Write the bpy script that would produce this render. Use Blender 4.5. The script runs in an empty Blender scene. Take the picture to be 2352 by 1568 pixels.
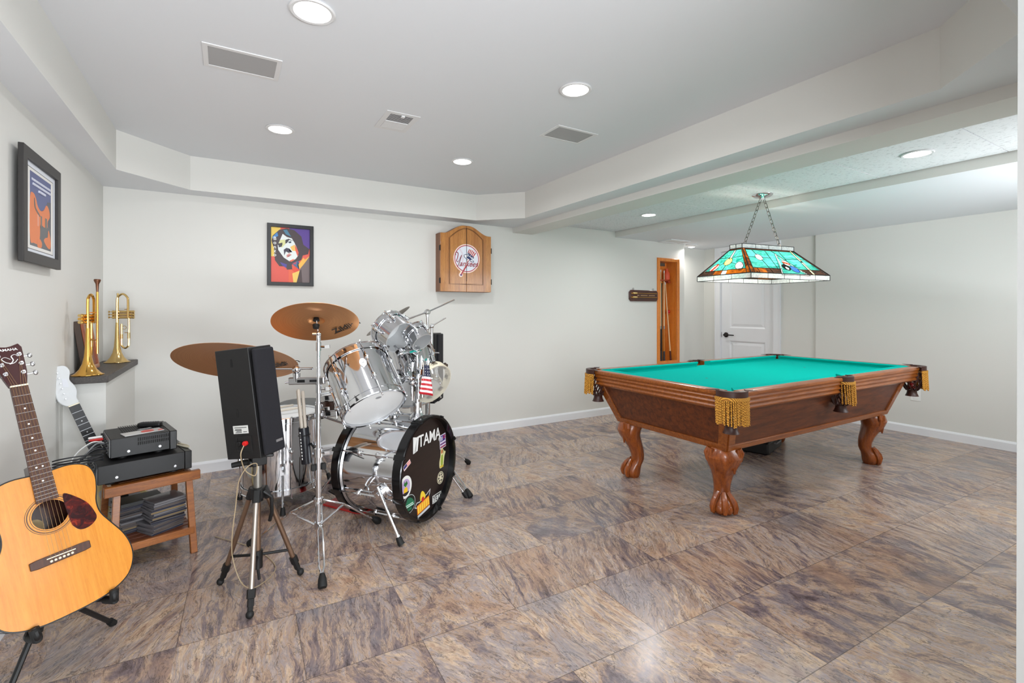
import bpy, bmesh, math, random
from mathutils import Vector as V, Matrix as M, noise
random.seed(7)
S = bpy.context.scene
C = S.collection
PI = math.pi
# ---------------------------------------------------------------- camera, world, lights, exposure
YAW = math.radians(30.7)
cd = bpy.data.cameras.new('camera'); cam = bpy.data.objects.new('camera', cd); C.objects.link(cam)
cam.location = (0, 0, 1.2); cam.rotation_euler = (PI/2, 0, -YAW)
cd.sensor_width = 36; cd.lens = 36*1106.5/2352; cd.shift_y = -0.0300; cd.clip_start = .02; cd.clip_end = 60
S.camera = cam
S.view_settings.view_transform = 'Standard'; S.view_settings.look = 'None'
S.view_settings.gamma = 1; S.view_settings.use_curve_mapping = False
S.view_settings.exposure = 0.10
wd = bpy.data.worlds.new('daylight'); S.world = wd; wd.use_nodes = True
wd.node_tree.nodes['Background'].inputs[0].default_value = (.86, .93, 1, 1)
wd.node_tree.nodes['Background'].inputs[1].default_value = 1.0
def area(name, loc, rot, sx, sy, power, col=(1, 1, 1), spread=PI, shape='RECTANGLE'):
    l = bpy.data.lights.new(name, 'AREA'); l.shape = shape; l.size = sx; l.size_y = sy
    l.energy = power; l.color = col; l.spread = spread
    o = bpy.data.objects.new(name, l); C.objects.link(o); o.location = loc; o.rotation_euler = rot
    return o
ZC, ZS, ZB, ZT, ZL = 2.287, 2.048, 1.997, 2.125, 2.06      # ceiling levels: main, soffit, beam, tile, low soffit
# fill lamps added out of view behind and beside the camera, no known source
area('rear_fill', (1.6, -3.1, 1.25), (PI/2, 0, 0), 4.6, 1.9, 36, (.92, .965, 1))
area('left_fill', (-.70, -1.7, 1.5), (0, math.radians(-104), 0), 1.1, 1.7, 92, (.92, .965, 1))  # added fill for the beam and the faces turned left
area('upward_fill', (1.6, -3.05, .45), (math.radians(118), 0, 0), 4.4, .5, 225, (.90, .955, 1))  # added upward fill that brightens the ceilings
area('table_side_fill', (4.15, .30, 1.45), (math.radians(92), 0, 0), 1.5, .8, 22, (.92, .965, 1))  # added fill lifting the pool table side of the room
DOWN = [(.27, 1.872, ZC), (1.476, 1.875, ZC), (.279, 3.186, ZC), (1.478, 3.196, ZC), (3.495, 1.219, ZT), (3.502, 3.318, ZT)]
for q in DOWN:
    area('downlight_beam', (q[0], q[1], q[2]-.012), (0, 0, 0), .11, .11, 5.8 if q[2] > 2.2 else 8.5, (.98, .985, 1), math.radians(166), 'DISK')

# ---------------------------------------------------------------- helpers
MW = {}
class MB:
    def __init__(s): s.bm = bmesh.new(); s.sm = True
    def add(s, vs, fs, mi=0):
        b = [s.bm.verts.new(v) for v in vs]
        for f in fs:
            try: q = s.bm.faces.new([b[i] for i in f]); q.material_index = mi; q.smooth = s.sm
            except ValueError: pass
        return b
    def bx(s, x0, x1, y0, y1, z0, z1, mi=0):
        return s.add([(x, y, z) for z in (z0, z1) for y in (y0, y1) for x in (x0, x1)],
              [(0, 2, 3, 1), (4, 5, 7, 6), (0, 1, 5, 4), (1, 3, 7, 5), (3, 2, 6, 7), (2, 0, 4, 6)], mi)
    def box(s, m, sx, sy, sz, mi=0):
        b = s.bx(-sx/2, sx/2, -sy/2, sy/2, -sz/2, sz/2, mi)
        for v in b: v.co = m @ v.co
    def bar(s, p0, p1, w, h, mi=0, up=(0, 0, 1), w1=None, h1=None):
        p0, p1 = V(p0), V(p1); d = (p1-p0).normalized(); a = d.cross(V(up))
        if a.length < 1e-4: a = d.cross(V((0, 1, 0)))
        a.normalize(); b = a.cross(d); w1 = w1 or w; h1 = h1 or h
        vs = [p+a*sx*ww/2+b*sy*hh/2 for p, ww, hh in ((p0, w, h), (p1, w1, h1)) for sx, sy in ((-1, -1), (1, -1), (1, 1), (-1, 1))]
        s.add(vs, [(3, 2, 1, 0), (4, 5, 6, 7), (0, 1, 5, 4), (1, 2, 6, 5), (2, 3, 7, 6), (3, 0, 4, 7)], mi)
    def tube(s, pts, r, n=8, mi=0, closed=False, cap=True, flat=1.0):
        pts = [V(p) for p in pts]; k = len(pts)
        rs = r if isinstance(r, (list, tuple)) else [r]*k
        d0 = (pts[1]-pts[0]).normalized(); a = d0.orthogonal().normalized(); rings = []
        for i, p in enumerate(pts):
            if closed: d = pts[(i+1) % k]-pts[i-1]
            else: d = pts[min(i+1, k-1)]-pts[max(i-1, 0)]
            d = d.normalized() if d.length > 1e-9 else d0
            a = (a-d*a.dot(d)); a = a.normalized() if a.length > 1e-6 else d.orthogonal().normalized()
            b = d.cross(a)
            rings.append([s.bm.verts.new(p+(a*math.cos(t)+b*math.sin(t)*flat)*rs[i]) for t in (2*PI*j/n for j in range(n))])
        def q(*v):
            try: f = s.bm.faces.new(v); f.material_index = mi; f.smooth = s.sm
            except ValueError: pass
        for i in range(k if closed else k-1):
            A, B = rings[i], rings[(i+1) % k]
            for j in range(n): q(A[j], A[(j+1) % n], B[(j+1) % n], B[j])
        if cap and not closed: q(*rings[0][::-1]); q(*rings[-1])
    def cyl(s, p0, p1, r, r1=None, n=16, mi=0, cap=True):
        s.tube([p0, p1], [r, r if r1 is None else r1], n, mi, cap=cap)
    def lathe(s, prof, o=(0, 0, 0), ax=(0, 0, 1), n=32, mi=0, a0=0, a1=2*PI, mis=None, xd=None):
        o = V(o); ax = V(ax).normalized(); u = V(xd).normalized() if xd else ax.orthogonal().normalized(); w = ax.cross(u)
        full = abs(a1-a0-2*PI) < 1e-6; m = n if full else n+1; rings = []
        for r, z in prof:
            if r < 1e-6: rings.append([s.bm.verts.new(o+ax*z)]); continue
            rings.append([s.bm.verts.new(o+ax*z+(u*math.cos(t)+w*math.sin(t))*r) for t in (a0+(a1-a0)*j/n for j in range(m))])
        for i in range(len(rings)-1):
            A, B = rings[i], rings[i+1]
            for j in range(n):
                k = (j+1) % m
                f = [A[j], A[k], B[k], B[j]] if len(A) > 1 and len(B) > 1 else ([A[j], A[k], B[0]] if len(A) > 1 else ([A[0], B[k], B[j]] if len(B) > 1 else None))
                if f:
                    try: q = s.bm.faces.new(f); q.material_index = mis[i] if mis else mi; q.smooth = s.sm
                    except ValueError: pass
    def prism(s, poly, m, d0, d1, mi=0, mside=None):
        n = len(poly); m = m or M()
        vs = [m @ V((x, y, d0)) for x, y in poly]+[m @ V((x, y, d1)) for x, y in poly]
        fs = [tuple(range(n-1, -1, -1)), tuple(range(n, 2*n))]
        b = s.add(vs, fs, mi)
        for i in range(n):
            j = (i+1) % n
            try: f = s.bm.faces.new([b[i], b[j], b[n+j], b[n+i]]); f.material_index = mi if mside is None else mside; f.smooth = s.sm
            except ValueError: pass
    def ring(s, poly, hole, m, d0, d1, mi=0):      # prism of a closed outline with an equal-count inner outline
        n = len(poly); L = [[s.bm.verts.new(m @ V((x, y, d))) for x, y in p] for d in (d0, d1) for p in (poly, hole)]
        for i in range(n):
            j = (i+1) % n
            for f in ((L[0][j], L[0][i], L[1][i], L[1][j]), (L[2][i], L[2][j], L[3][j], L[3][i]), (L[0][i], L[0][j], L[2][j], L[2][i]), (L[1][j], L[1][i], L[3][i], L[3][j])):
                q = s.bm.faces.new(f); q.material_index = mi; q.smooth = s.sm
    def sph(s, c, r, n=16, mi=0, m=None):
        r = (r, r, r) if not isinstance(r, (tuple, list)) else r; c = V(c); k = n//2
        prof = [(math.sin(PI*i/k), -math.cos(PI*i/k)) for i in range(k+1)]
        b0 = len(s.bm.verts); s.bm.verts.ensure_lookup_table()
        s.lathe(prof, (0, 0, 0), (0, 0, 1), n, mi); s.bm.verts.ensure_lookup_table()
        for v in s.bm.verts[b0:]:
            q = V((v.co.x*r[0], v.co.y*r[1], v.co.z*r[2])); v.co = c+((m @ q) if m else q)
    def torus(s, c, ax, R, r, n=32, k=8, mi=0):
        ax = V(ax).normalized(); u = ax.orthogonal().normalized(); w = ax.cross(u); c = V(c)
        s.tube([c+(u*math.cos(t)+w*math.sin(t))*R for t in (2*PI*i/n for i in range(n))], r, k, mi, closed=True)
    def grid(s, fn, nu, nv, mi=0):
        b = [[s.bm.verts.new(fn(i/nu, j/nv)) for i in range(nu+1)] for j in range(nv+1)]
        for j in range(nv):
            for i in range(nu):
                q = s.bm.faces.new((b[j][i], b[j][i+1], b[j+1][i+1], b[j+1][i])); q.material_index = mi; q.smooth = s.sm
    def text(s, t, m, size, d=.0006, mi=0, align='CENTER', shear=0, sx=1, bold=0):
        cu = bpy.data.curves.new('t', 'FONT'); cu.body = t; cu.size = size; cu.align_x = align; cu.align_y = 'CENTER'
        cu.extrude = d; cu.shear = shear; cu.offset = bold; cu.resolution_u = 4
        o = bpy.data.objects.new('t', cu); C.objects.link(o)
        me = bpy.data.meshes.new_from_object(o.evaluated_get(bpy.context.evaluated_depsgraph_get()))
        vs = [m @ V((v.co.x*sx, v.co.y, v.co.z)) for v in me.vertices]
        s.add(vs, [tuple(p.vertices) for p in me.polygons], mi)
        bpy.data.objects.remove(o); bpy.data.curves.remove(cu); bpy.data.meshes.remove(me)
def obj(name, mb, mats, par=None, W=False, bev=0, ang=38, sub=0, seg=2, fix=True):
    me = bpy.data.meshes.new(name)
    if fix: bmesh.ops.recalc_face_normals(mb.bm, faces=mb.bm.faces)
    if W and par is not None: bmesh.ops.transform(mb.bm, matrix=MW[par].inverted(), verts=mb.bm.verts)
    mb.bm.to_mesh(me); mb.bm.free()
    for m in (mats if isinstance(mats, (list, tuple)) else [mats]): me.materials.append(m)
    me.set_sharp_from_angle(angle=math.radians(ang))
    o = bpy.data.objects.new(name, me); C.objects.link(o)
    if par is not None: o.parent = par; MW[o] = MW[par]
    else: MW[o] = M()
    if bev:
        b = o.modifiers.new('bevel', 'BEVEL'); b.width = bev; b.segments = seg; b.limit_method = 'ANGLE'; b.angle_limit = math.radians(40)
        b.harden_normals = False
    if sub: u = o.modifiers.new('sub', 'SUBSURF'); u.levels = sub; u.render_levels = sub
    return o
def tag(o, label=None, cat=None, group=None, kind=None):
    if label: o['label'] = label
    if cat: o['category'] = cat
    if group: o['group'] = group
    if kind: o['kind'] = kind
    return o
def thing(name, label, cat, loc=(0, 0, 0), rz=0, group=None, mat=None):
    o = bpy.data.objects.new(name, None); C.objects.link(o); o.empty_display_size = .05
    MW[o] = mat if mat is not None else M.Translation(V(loc)) @ M.Rotation(rz, 4, 'Z')
    o.matrix_world = MW[o]
    return tag(o, label, cat, group)
def struct(name, mb, mats, bev=0, par=None, **k):
    o = obj(name, mb, mats, par, bev=bev, **k)
    if par is None: o['kind'] = 'structure'
    return o
def dup(root, mat, label=None, group=None):
    def cp(o, par):
        c = o.copy(); C.objects.link(c); MW[c] = mat
        if par: c.parent = par
        for ch in o.children: cp(ch, c)
        return c
    r = cp(root, None); r.matrix_world = mat
    if label: r['label'] = label
    if group: r['group'] = group
    return r
def frame(o, x, y, z=None):                       # matrix with origin o and axes x, y (z = x cross y)
    x = V(x).normalized(); y = V(y); y = (y-x*y.dot(x)).normalized(); z = x.cross(y)
    m = M((x, y, z)).transposed().to_4x4(); m.translation = V(o); return m
def axm(o, z, xh=None):                           # matrix with origin o and local z along z
    z = V(z).normalized(); x = V(xh) if xh else z.orthogonal(); x = (x-z*x.dot(z)).normalized(); y = z.cross(x)
    m = M((x, y, z)).transposed().to_4x4(); m.translation = V(o); return m
def arc(cx, cy, rx, ry, a0, a1, n): return [(cx+rx*math.cos(a0+(a1-a0)*i/n), cy+ry*math.sin(a0+(a1-a0)*i/n)) for i in range(n+1)]
def circ(r, n=24, cx=0, cy=0, ry=None): return [(cx+r*math.cos(2*PI*i/n), cy+(ry or r)*math.sin(2*PI*i/n)) for i in range(n)]
def smooth(pts, n=8, closed=False):               # Catmull-Rom through points of any dimension
    P = [V(p) for p in pts]; k = len(P); out = []
    for i in range(k if closed else k-1):
        g = (lambda j: P[j % k]) if closed else (lambda j: P[max(0, min(k-1, j))])
        a, b, c, d = g(i-1), g(i), g(i+1), g(i+2)
        for j in range(n):
            t = j/n; out.append(.5*((2*b)+(c-a)*t+(2*a-5*b+4*c-d)*t*t+(3*b-a-3*c+d)*t**3))
    if not closed: out.append(P[-1])
    return [tuple(v) for v in out]
# ---------------------------------------------------------------- materials
def lin(c): return tuple(((x/255+.055)/1.055)**2.4 if x > 10 else x/255/12.92 for x in c)+(1,)
def mat(name, c, rough=.5, metal=0, **k):
    m = bpy.data.materials.new(name); m.use_nodes = True; b = m.node_tree.nodes['Principled BSDF']
    b.inputs['Base Color'].default_value = lin(c); b.inputs['Roughness'].default_value = rough; b.inputs['Metallic'].default_value = metal
    for a, v in k.items(): b.inputs[a.replace('_', ' ')].default_value = v
    return m
class NT:
    def __init__(s, m): s.t = m.node_tree; s.b = s.t.nodes['Principled BSDF']
    def n(s, ty, **k):
        o = s.t.nodes.new('ShaderNode'+ty)
        for a, v in k.items():
            if a[0] == '_': setattr(o, a[1:], v)
            else:
                i = int(a[1:]) if a[0] == 'i' and a[1:].isdigit() else a.replace('_', ' ')
                if isinstance(v, bpy.types.NodeSocket): s.t.links.new(v, o.inputs[i])
                else: o.inputs[i].default_value = v
        return o
    def math(s, op, a, b=0, c=0): return s.n('Math', _operation=op, i0=a, i1=b, i2=c).outputs[0]
    def mix(s, f, a, b, ty='MIX'):
        o = s.t.nodes.new('ShaderNodeMix'); o.data_type = 'RGBA'; o.blend_type = ty
        for i, v in ((0, f), (6, a), (7, b)):
            if isinstance(v, bpy.types.NodeSocket): s.t.links.new(v, o.inputs[i])
            else: o.inputs[i].default_value = v
        return o.outputs[2]
    def ramp(s, f, *st, interp='LINEAR'):
        o = s.t.nodes.new('ShaderNodeValToRGB'); s.t.links.new(f, o.inputs[0]); e = o.color_ramp.elements; o.color_ramp.interpolation = interp
        while len(e) < len(st): e.new(.5)
        for q, (p, c) in zip(e, st): q.position = p; q.color = lin(c)
        return o.outputs[0]
    def noise(s, vec, sc, det=4, rough=.5, dist=0): return s.n('TexNoise', Vector=vec, Scale=sc, Detail=det, Roughness=rough, Distortion=dist).outputs[0]
    def mapped(s, src, scale=(1, 1, 1), rot=(0, 0, 0), loc=(0, 0, 0)): return s.n('Mapping', Vector=src, Scale=scale, Rotation=rot, Location=loc).outputs[0]
    def link(s, a, b): s.t.links.new(a, s.b.inputs[b])
    def bump(s, h, st=.2, dist=.01): s.link(s.n('Bump', Strength=st, Distance=dist, Height=h).outputs[0], 'Normal')
    def pos(s): return s.n('NewGeometry').outputs['Position']
    def oc(s): return s.n('TexCoord').outputs['Object']
def wood(name, c0, c1, rough=.35, sc=(1, 12, 12), s=6, bump=.08, coat=0, dark=None):
    m = mat(name, c0, rough); t = NT(m); v = t.mapped(t.oc(), sc)
    a = t.noise(v, s, 6, .6, .6); g = t.noise(t.mapped(t.oc(), tuple(x*4 for x in sc)), s*2, 3, .6, .2)
    col = t.ramp(a, (.3, c0), (.7, c1)); col = t.mix(t.math('MULTIPLY', t.math('GREATER_THAN', g, .58), .35), col, lin(dark or tuple(x*.55 for x in c0)))
    t.link(col, 'Base Color'); t.bump(g, bump, .002); t.b.inputs['Coat Weight'].default_value = coat; t.b.inputs['Coat Roughness'].default_value = .12
    return m
def paint(name, c, rough=.6, sc=60, st=.05):
    m = mat(name, c, rough); t = NT(m); t.bump(t.noise(t.pos(), sc, 3), st, .002); return m
WALL = paint('wall_paint', (219, 218, 213)); CEIL = paint('ceiling_paint', (227, 230, 234)); WHITE = mat('white_trim', (232, 233, 236), .35)
WHITEM = mat('white_metal', (225, 225, 226), .4); GRILLE = mat('speaker_grille', (172, 172, 173), .7)
BLACK = mat('black_plastic', (13, 13, 14), .45); RUBBER = mat('black_rubber', (10, 10, 10), .65); DARK = mat('dark_void', (14, 12, 11), .8)
CHROME = mat('chrome', (225, 226, 229), .07, 1); CHROME2 = mat('satin_chrome', (196, 196, 198), .28, 1); STEEL = mat('steel', (150, 146, 143), .3, 1)
GOLD = mat('brass_gold', (226, 176, 92), .14, 1); GOLD2 = mat('pale_brass', (222, 190, 128), .18, 1)
IVORY = mat('ivory', (233, 224, 198), .35); WPLAS = mat('white_plastic', (236, 236, 234), .35); RED = mat('red_plastic', (200, 30, 28), .4)
GREYP = mat('grey_plastic', (120, 122, 124), .5)
def emit(name, c, st):
    m = mat(name, c, .5); b = m.node_tree.nodes['Principled BSDF']; b.inputs['Emission Color'].default_value = lin(c); b.inputs['Emission Strength'].default_value = st; return m
# ---------------------------------------------------------------- the setting
XL, XR, YB, YN, YF = -.719, 5.77, 4.24, .29, 4.46
def floor_material():
    m = mat('slate_vinyl', (150, 130, 115), .3); t = NT(m); p = t.mapped(t.pos(), (1, 1, 1), (0, 0, .03))
    sx = t.n('SeparateXYZ', Vector=p); x, y = sx.outputs[0], sx.outputs[1]
    r = t.math('FLOOR', t.math('DIVIDE', t.math('ADD', y, 10.006), .39))
    xo = t.math('ADD', x, t.math('MULTIPLY', t.math('MODULO', r, 2), .39)); cx = t.math('FLOOR', t.math('DIVIDE', t.math('ADD', xo, 9.965), .39))
    cell = t.n('CombineXYZ', X=cx, Y=r).outputs[0]
    wn = t.n('TexWhiteNoise', Vector=cell); rnd, rc = wn.outputs[0], wn.outputs[1]
    off = t.n('VectorMath', _operation='SCALE', i0=rc, Scale=37.0).outputs[0]
    q = t.n('VectorMath', _operation='ADD', i0=p, i1=off).outputs[0]
    rot = t.n('VectorRotate', _rotation_type='Z_AXIS', Vector=q, Angle=t.math('MULTIPLY', t.math('SUBTRACT', rnd, .5), 1.1)).outputs[0]
    warp = t.n('TexNoise', Vector=rot, Scale=3.5, Detail=3.0).outputs[1]
    wq = t.n('VectorMath', _operation='ADD', i0=rot, i1=t.n('VectorMath', _operation='SCALE', i0=warp, Scale=.08).outputs[0]).outputs[0]
    streak = t.noise(t.mapped(wq, (7, 1.1, 1)), 4.2, 12, .72, .35)
    cloud = t.noise(t.mapped(wq, (2.2, 1.2, 1)), 4.5, 12, .72, .5)
    big = t.noise(p, 1.4, 4, .6, .5)
    f = t.math('ADD', t.math('MULTIPLY', streak, t.math('GREATER_THAN', rnd, .42)), t.math('MULTIPLY', cloud, t.math('LESS_THAN', rnd, .42)))
    sep = t.n('SeparateColor', i0=rc)
    f = t.math('ADD', f, t.math('MULTIPLY', t.math('SUBTRACT', sep.outputs[1], .52), .13)); f = t.math('ADD', f, t.math('MULTIPLY', t.math('SUBTRACT', big, .5), .12))
    f = t.math('ADD', t.math('MULTIPLY', t.math('SUBTRACT', f, .5), 1.55), .5)
    col = t.ramp(f, (.20, (84, 72, 76)), (.35, (130, 114, 119)), (.43, (160, 136, 125)), (.50, (200, 169, 143)), (.56, (172, 159, 160)), (.66, (223, 194, 165)), (.82, (173, 135, 115)))
    st = t.math('MULTIPLY', t.math('ADD', streak, t.math('MULTIPLY', cloud, .35)), 17); ks = t.math('FLOOR', st); fs = t.math('FRACT', st)
    pl = t.n('TexWhiteNoise', Vector=t.n('CombineXYZ', X=ks, Y=cx, Z=r).outputs[0]).outputs[0]
    col = t.mix(t.math('MULTIPLY', pl, .18), col, lin((196, 172, 150))); col = t.mix(t.math('MULTIPLY', t.math('GREATER_THAN', pl, .8), .22), col, lin((112, 103, 112)))
    col = t.mix(t.math('MULTIPLY', t.math('LESS_THAN', fs, .09), .38), col, lin((84, 70, 66)))
    hue = t.noise(wq, 2.6, 5, .6)
    col = t.mix(t.math('MULTIPLY', t.math('SMOOTH_MIN', 1, t.math('MAXIMUM', t.math('MULTIPLY', t.math('SUBTRACT', hue, .52), 7), 0), .1), .55), col, lin((146, 142, 149)))
    col = t.mix(t.math('MULTIPLY', t.math('MINIMUM', 1, t.math('MAXIMUM', t.math('MULTIPLY', t.math('SUBTRACT', .45, hue), 9), 0)), .45), col, lin((190, 148, 116)))
    vein = t.math('ABSOLUTE', t.math('SUBTRACT', t.noise(t.mapped(wq, (4.5, 1.3, 1)), 5, 6, .62, .8), .5))
    vk = t.math('MULTIPLY', t.math('LESS_THAN', vein, .011), .5)
    col = t.mix(vk, col, lin((62, 54, 52)))
    fine = t.noise(t.mapped(wq, (12, 2.5, 1)), 12, 5, .7)
    col = t.mix(1.0, col, t.ramp(fine, (.25, (205, 205, 205)), (.75, (255, 255, 255))), 'MULTIPLY')
    def edge(v, per, o):
        fr = t.math('FRACT', t.math('DIVIDE', t.math('ADD', v, o), per)); return t.math('MULTIPLY', t.math('SUBTRACT', .5, t.math('ABSOLUTE', t.math('SUBTRACT', fr, .5))), per)
    gy = edge(y, .39, 10.006)
    xj = edge(t.math('ADD', x, t.math('MULTIPLY', t.math('MODULO', r, 2), .39)), .78, 9.965)
    g = t.math('MAXIMUM', t.math('LESS_THAN', gy, .0016), t.math('LESS_THAN', xj, .0016))
    col = t.mix(t.math('MULTIPLY', g, .6), col, lin((58, 50, 46)))
    t.link(col, 'Base Color'); t.link(t.math('ADD', t.math('MULTIPLY', f, .12), .16), 'Roughness')
    t.b.inputs['Specular IOR Level'].default_value = .5
    h = t.math('SUBTRACT', t.math('ADD', t.math('MULTIPLY', pl, .35), t.math('MULTIPLY', fine, .3)), t.math('MULTIPLY', g, .5)); t.bump(h, .16, .003)
    return m
FLOORM = floor_material()
def tile_material():
    m = mat('acoustic_tile', (226, 228, 230), .9); t = NT(m); n = t.noise(t.mapped(t.pos(), (1, .35, 1)), 95, 4, .7); b = t.math('LESS_THAN', n, .40)
    t.link(t.mix(t.math('MULTIPLY', b, .45), lin((228, 230, 232)), lin((120, 122, 126))), 'Base Color'); t.bump(n, .5, .004); return m
b = MB(); b.bx(XL-.1, XR+.15, -3.3, YF+.1, -.06, 0); struct('floor', b, FLOORM)
# outer walls
b = MB(); b.bx(XL-.1, XL, -.8, YF, 0, 2.45); b.bx(XL-.1, XL, -3.3, -2.6, 0, 2.45); b.bx(XL-.1, XL, -2.6, -.8, 0, .9); b.bx(XL-.1, XL, -2.6, -.8, 2.1, 2.45); struct('wall_left', b, WALL)
b = MB(); b.bx(XR, XR+.15, YN-.12, 2.95, 0, 2.45); b.bx(XR+.03, XR+.15, 2.95, 3.45, 0, 2.45); b.bx(XR+.03, XR+.15, 4.2, YF+.1, 0, 2.45); b.bx(XR+.03, XR+.15, 3.45, 4.2, 2.0, 2.45); struct('wall_right', b, WALL)
NX0, NX1, NZ0, NZ1 = 4.655, 4.975, .5, 1.83
b = MB(); b.bx(XL, NX0, YB, YB+.2, 0, 2.45); b.bx(NX1, 5.12, YB, YB+.2, 0, 2.45); b.bx(NX0, NX1, YB, YB+.2, 0, NZ0); b.bx(NX0, NX1, YB, YB+.2, NZ1, 2.45); b.bx(NX0, NX1, YB+.17, YB+.2, NZ0, NZ1)
struct('wall_back', b, WALL)
b = MB(); b.bx(5.02, 5.12, YB+.2, YF, 0, 2.45); b.bx(5.02, XR+.15, YF, YF+.1, 0, 2.45); struct('wall_recess', b, WALL)
# partition beside the camera with the wide opening the picture is taken through
b = MB(); b.bx(1.30, 3.4, YN-.12, YN-.01, 0, 2.45); b.bx(4.9, XR, YN-.12, YN-.01, 0, 2.45); b.bx(3.4, 4.9, YN-.12, YN-.01, 0, 1.05); b.bx(3.4, 4.9, YN-.12, YN-.01, 1.85, 2.45); struct('wall_near', b, WALL)
b = MB()
for x in (3.4, 4.13, 4.85): b.bx(x, x+.05, YN-.10, YN-.04, 1.05, 1.85)
for z in (1.05, 1.80): b.bx(3.45, 4.85, YN-.10, YN-.04, z, z+.05)
struct('added_window_3', b, WHITE)  # unseen window, added to go with the table-side fill lamp
b = MB(); b.prism([(1.2635, -.02), (1.33, -.02), (1.33, 2.3), (1.281, 2.3)], M.Translation((0, YN+.0025, 0)) @ M.Rotation(PI/2, 4, 'X'), 0, .13); struct('trim_1', b, mat('casing_paint', (164, 164, 162), .4))
b = MB(); b.bx(XL, 1.6-2.35, -3.3, -3.2, 0, 2.45); b.bx(1.6+2.35, XR, -3.3, -3.2, 0, 2.45); b.bx(1.6-2.35, 3.95, -3.3, -3.2, 0, .25); b.bx(1.6-2.35, 3.95, -3.3, -3.2, 2.2, 2.45)
b.bx(XR, XR+.15, -3.3, YN-.12, 0, 2.45); struct('wall_rear', b, WALL)
b = MB()
for x in (-.72, .43, 1.6, 2.77, 3.9): b.bx(x-.03, x+.03, -3.28, -3.22, .25, 2.2)
b.bx(-.72, 3.95, -3.28, -3.22, .25, .31); b.bx(-.72, 3.95, -3.28, -3.22, 2.14, 2.2); struct('added_window_1', b, WHITE)  # unseen glazing made up for the fill lamps at the rear wall
b = MB(); b.ring([(-2.6, .9), (-.8, .9), (-.8, 2.1), (-2.6, 2.1)], [(-2.54, .96), (-.86, .96), (-.86, 2.04), (-2.54, 2.04)], frame((XL-.08, 0, 0), (0, 1, 0), (0, 0, 1)), 0, .06); b.bx(XL-.08, XL-.03, -1.73, -1.67, .96, 2.04); struct('added_window_2', b, WHITE)  # unseen window, put in for the left fill lamp
# ceiling of the seating side with its dropped soffit ring
b = MB(); b.bx(XL-.1, 2.6, -3.3, YB+.2, ZC, 2.45); b.bx(2.6, XR+.15, -3.3, YN-.11, ZC, 2.45); struct('ceiling', b, CEIL)
def soffit(name, polys, z0, z1, extra=None):
    b = MB()
    for p in polys: b.prism(p, None, z0, z1)
    for f in b.bm.faces:
        f.normal_update()
    bmesh.ops.recalc_face_normals(b.bm, faces=b.bm.faces)
    for f in b.bm.faces:
        if f.normal.z < -.5: f.material_index = 1
    return struct(name, b, [WALL, CEIL], ang=20)
a, c, d = -.567, 2.3525, 4.06
soffit('ceiling_soffit', [[(XL, -.1), (a, -.1), (a, 3.70), (XL, 3.70)], [(XL, 3.70), (a, 3.70), (-.215, d), (-.215, YB), (XL, YB)],
    [(-.215, d), (2.02, d), (2.02, YB), (-.215, YB)], [(2.02, d), (c, 3.73), (2.526, 3.73), (2.526, YB), (2.02, YB)], [(c, .75), (2.526, .75), (2.526, 3.73), (c, 3.73)],
    [(c, .75), (2.06, .45), (2.06, YN), (2.526, YN), (2.526, .75)], [(1.33, YN), (2.06, YN), (2.06, .45), (1.33, .45)]], ZS, ZC+.01)
b = MB(); b.bx(2.526, 2.764, YN, YB, ZB, 2.45); struct('ceiling_beam', b, WALL)
soffit('ceiling_drop', [[(3.926, YN), (XR+.1, YN), (XR+.1, YF), (5.1, YF), (5.1, YB), (3.926, YB)]], ZL, 2.45)
b = MB(); ys = [YN]+[.935+.635*k for k in range(6)]+[YB]
for y0, y1 in zip(ys, ys[1:]): b.bx(2.75, 3.914, y0+.003, y1-.003, ZT, ZT+.015)
struct('ceiling_tile', b, tile_material()); b = MB(); b.bx(2.75, 3.93, YN, YB, ZT+.03, ZT+.05); struct('ceiling_void', b, DARK)
# skirting
def base(name, p0, p1, nrm):
    b = MB(); prof = [(0, 0), (.014, 0), (.014, .066), (.011, .074), (.006, .082), (0, .083)]
    p0, p1 = V(p0), V(p1); L = (p1-p0).length; m = frame(p0, nrm, (0, 0, 1)); s = 1 if m.to_3x3().col[2].dot(p1-p0) > 0 else -1
    b.prism(prof, m, 0, s*L); struct(name, b, WHITE, ang=20)
base('baseboard_back', (-.545, YB, 0), (5.12, YB, 0), (0, -1, 0)); base('baseboard_right', (XR, YN, 0), (XR, 2.95, 0), (-1, 0, 0)); base('baseboard_left', (XL, -3, 0), (XL, 3.3, 0), (1, 0, 0))
base('baseboard_jog', (XR+.03, 2.95, 0), (XR+.03, 3.36, 0), (-1, 0, 0))
# low ledge in the corner with a dark cap
b = MB(); b.bx(XL, -.548, 3.30, YB, 0, .824); struct('wall_ledge', b, WALL)
LEDGE = mat('ledge_stain', (58, 52, 49), .5); t = NT(LEDGE); n_ = t.noise(t.mapped(t.pos(), (30, 4, 30)), 5, 5, .6); t.link(t.ramp(n_, (.3, (44, 40, 39)), (.7, (82, 75, 71))), 'Base Color')
b = MB(); b.bx(XL, -.53, 3.245, YB-.001, .825, .86); o = struct('trim_2', b, LEDGE, bev=.003)
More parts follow.
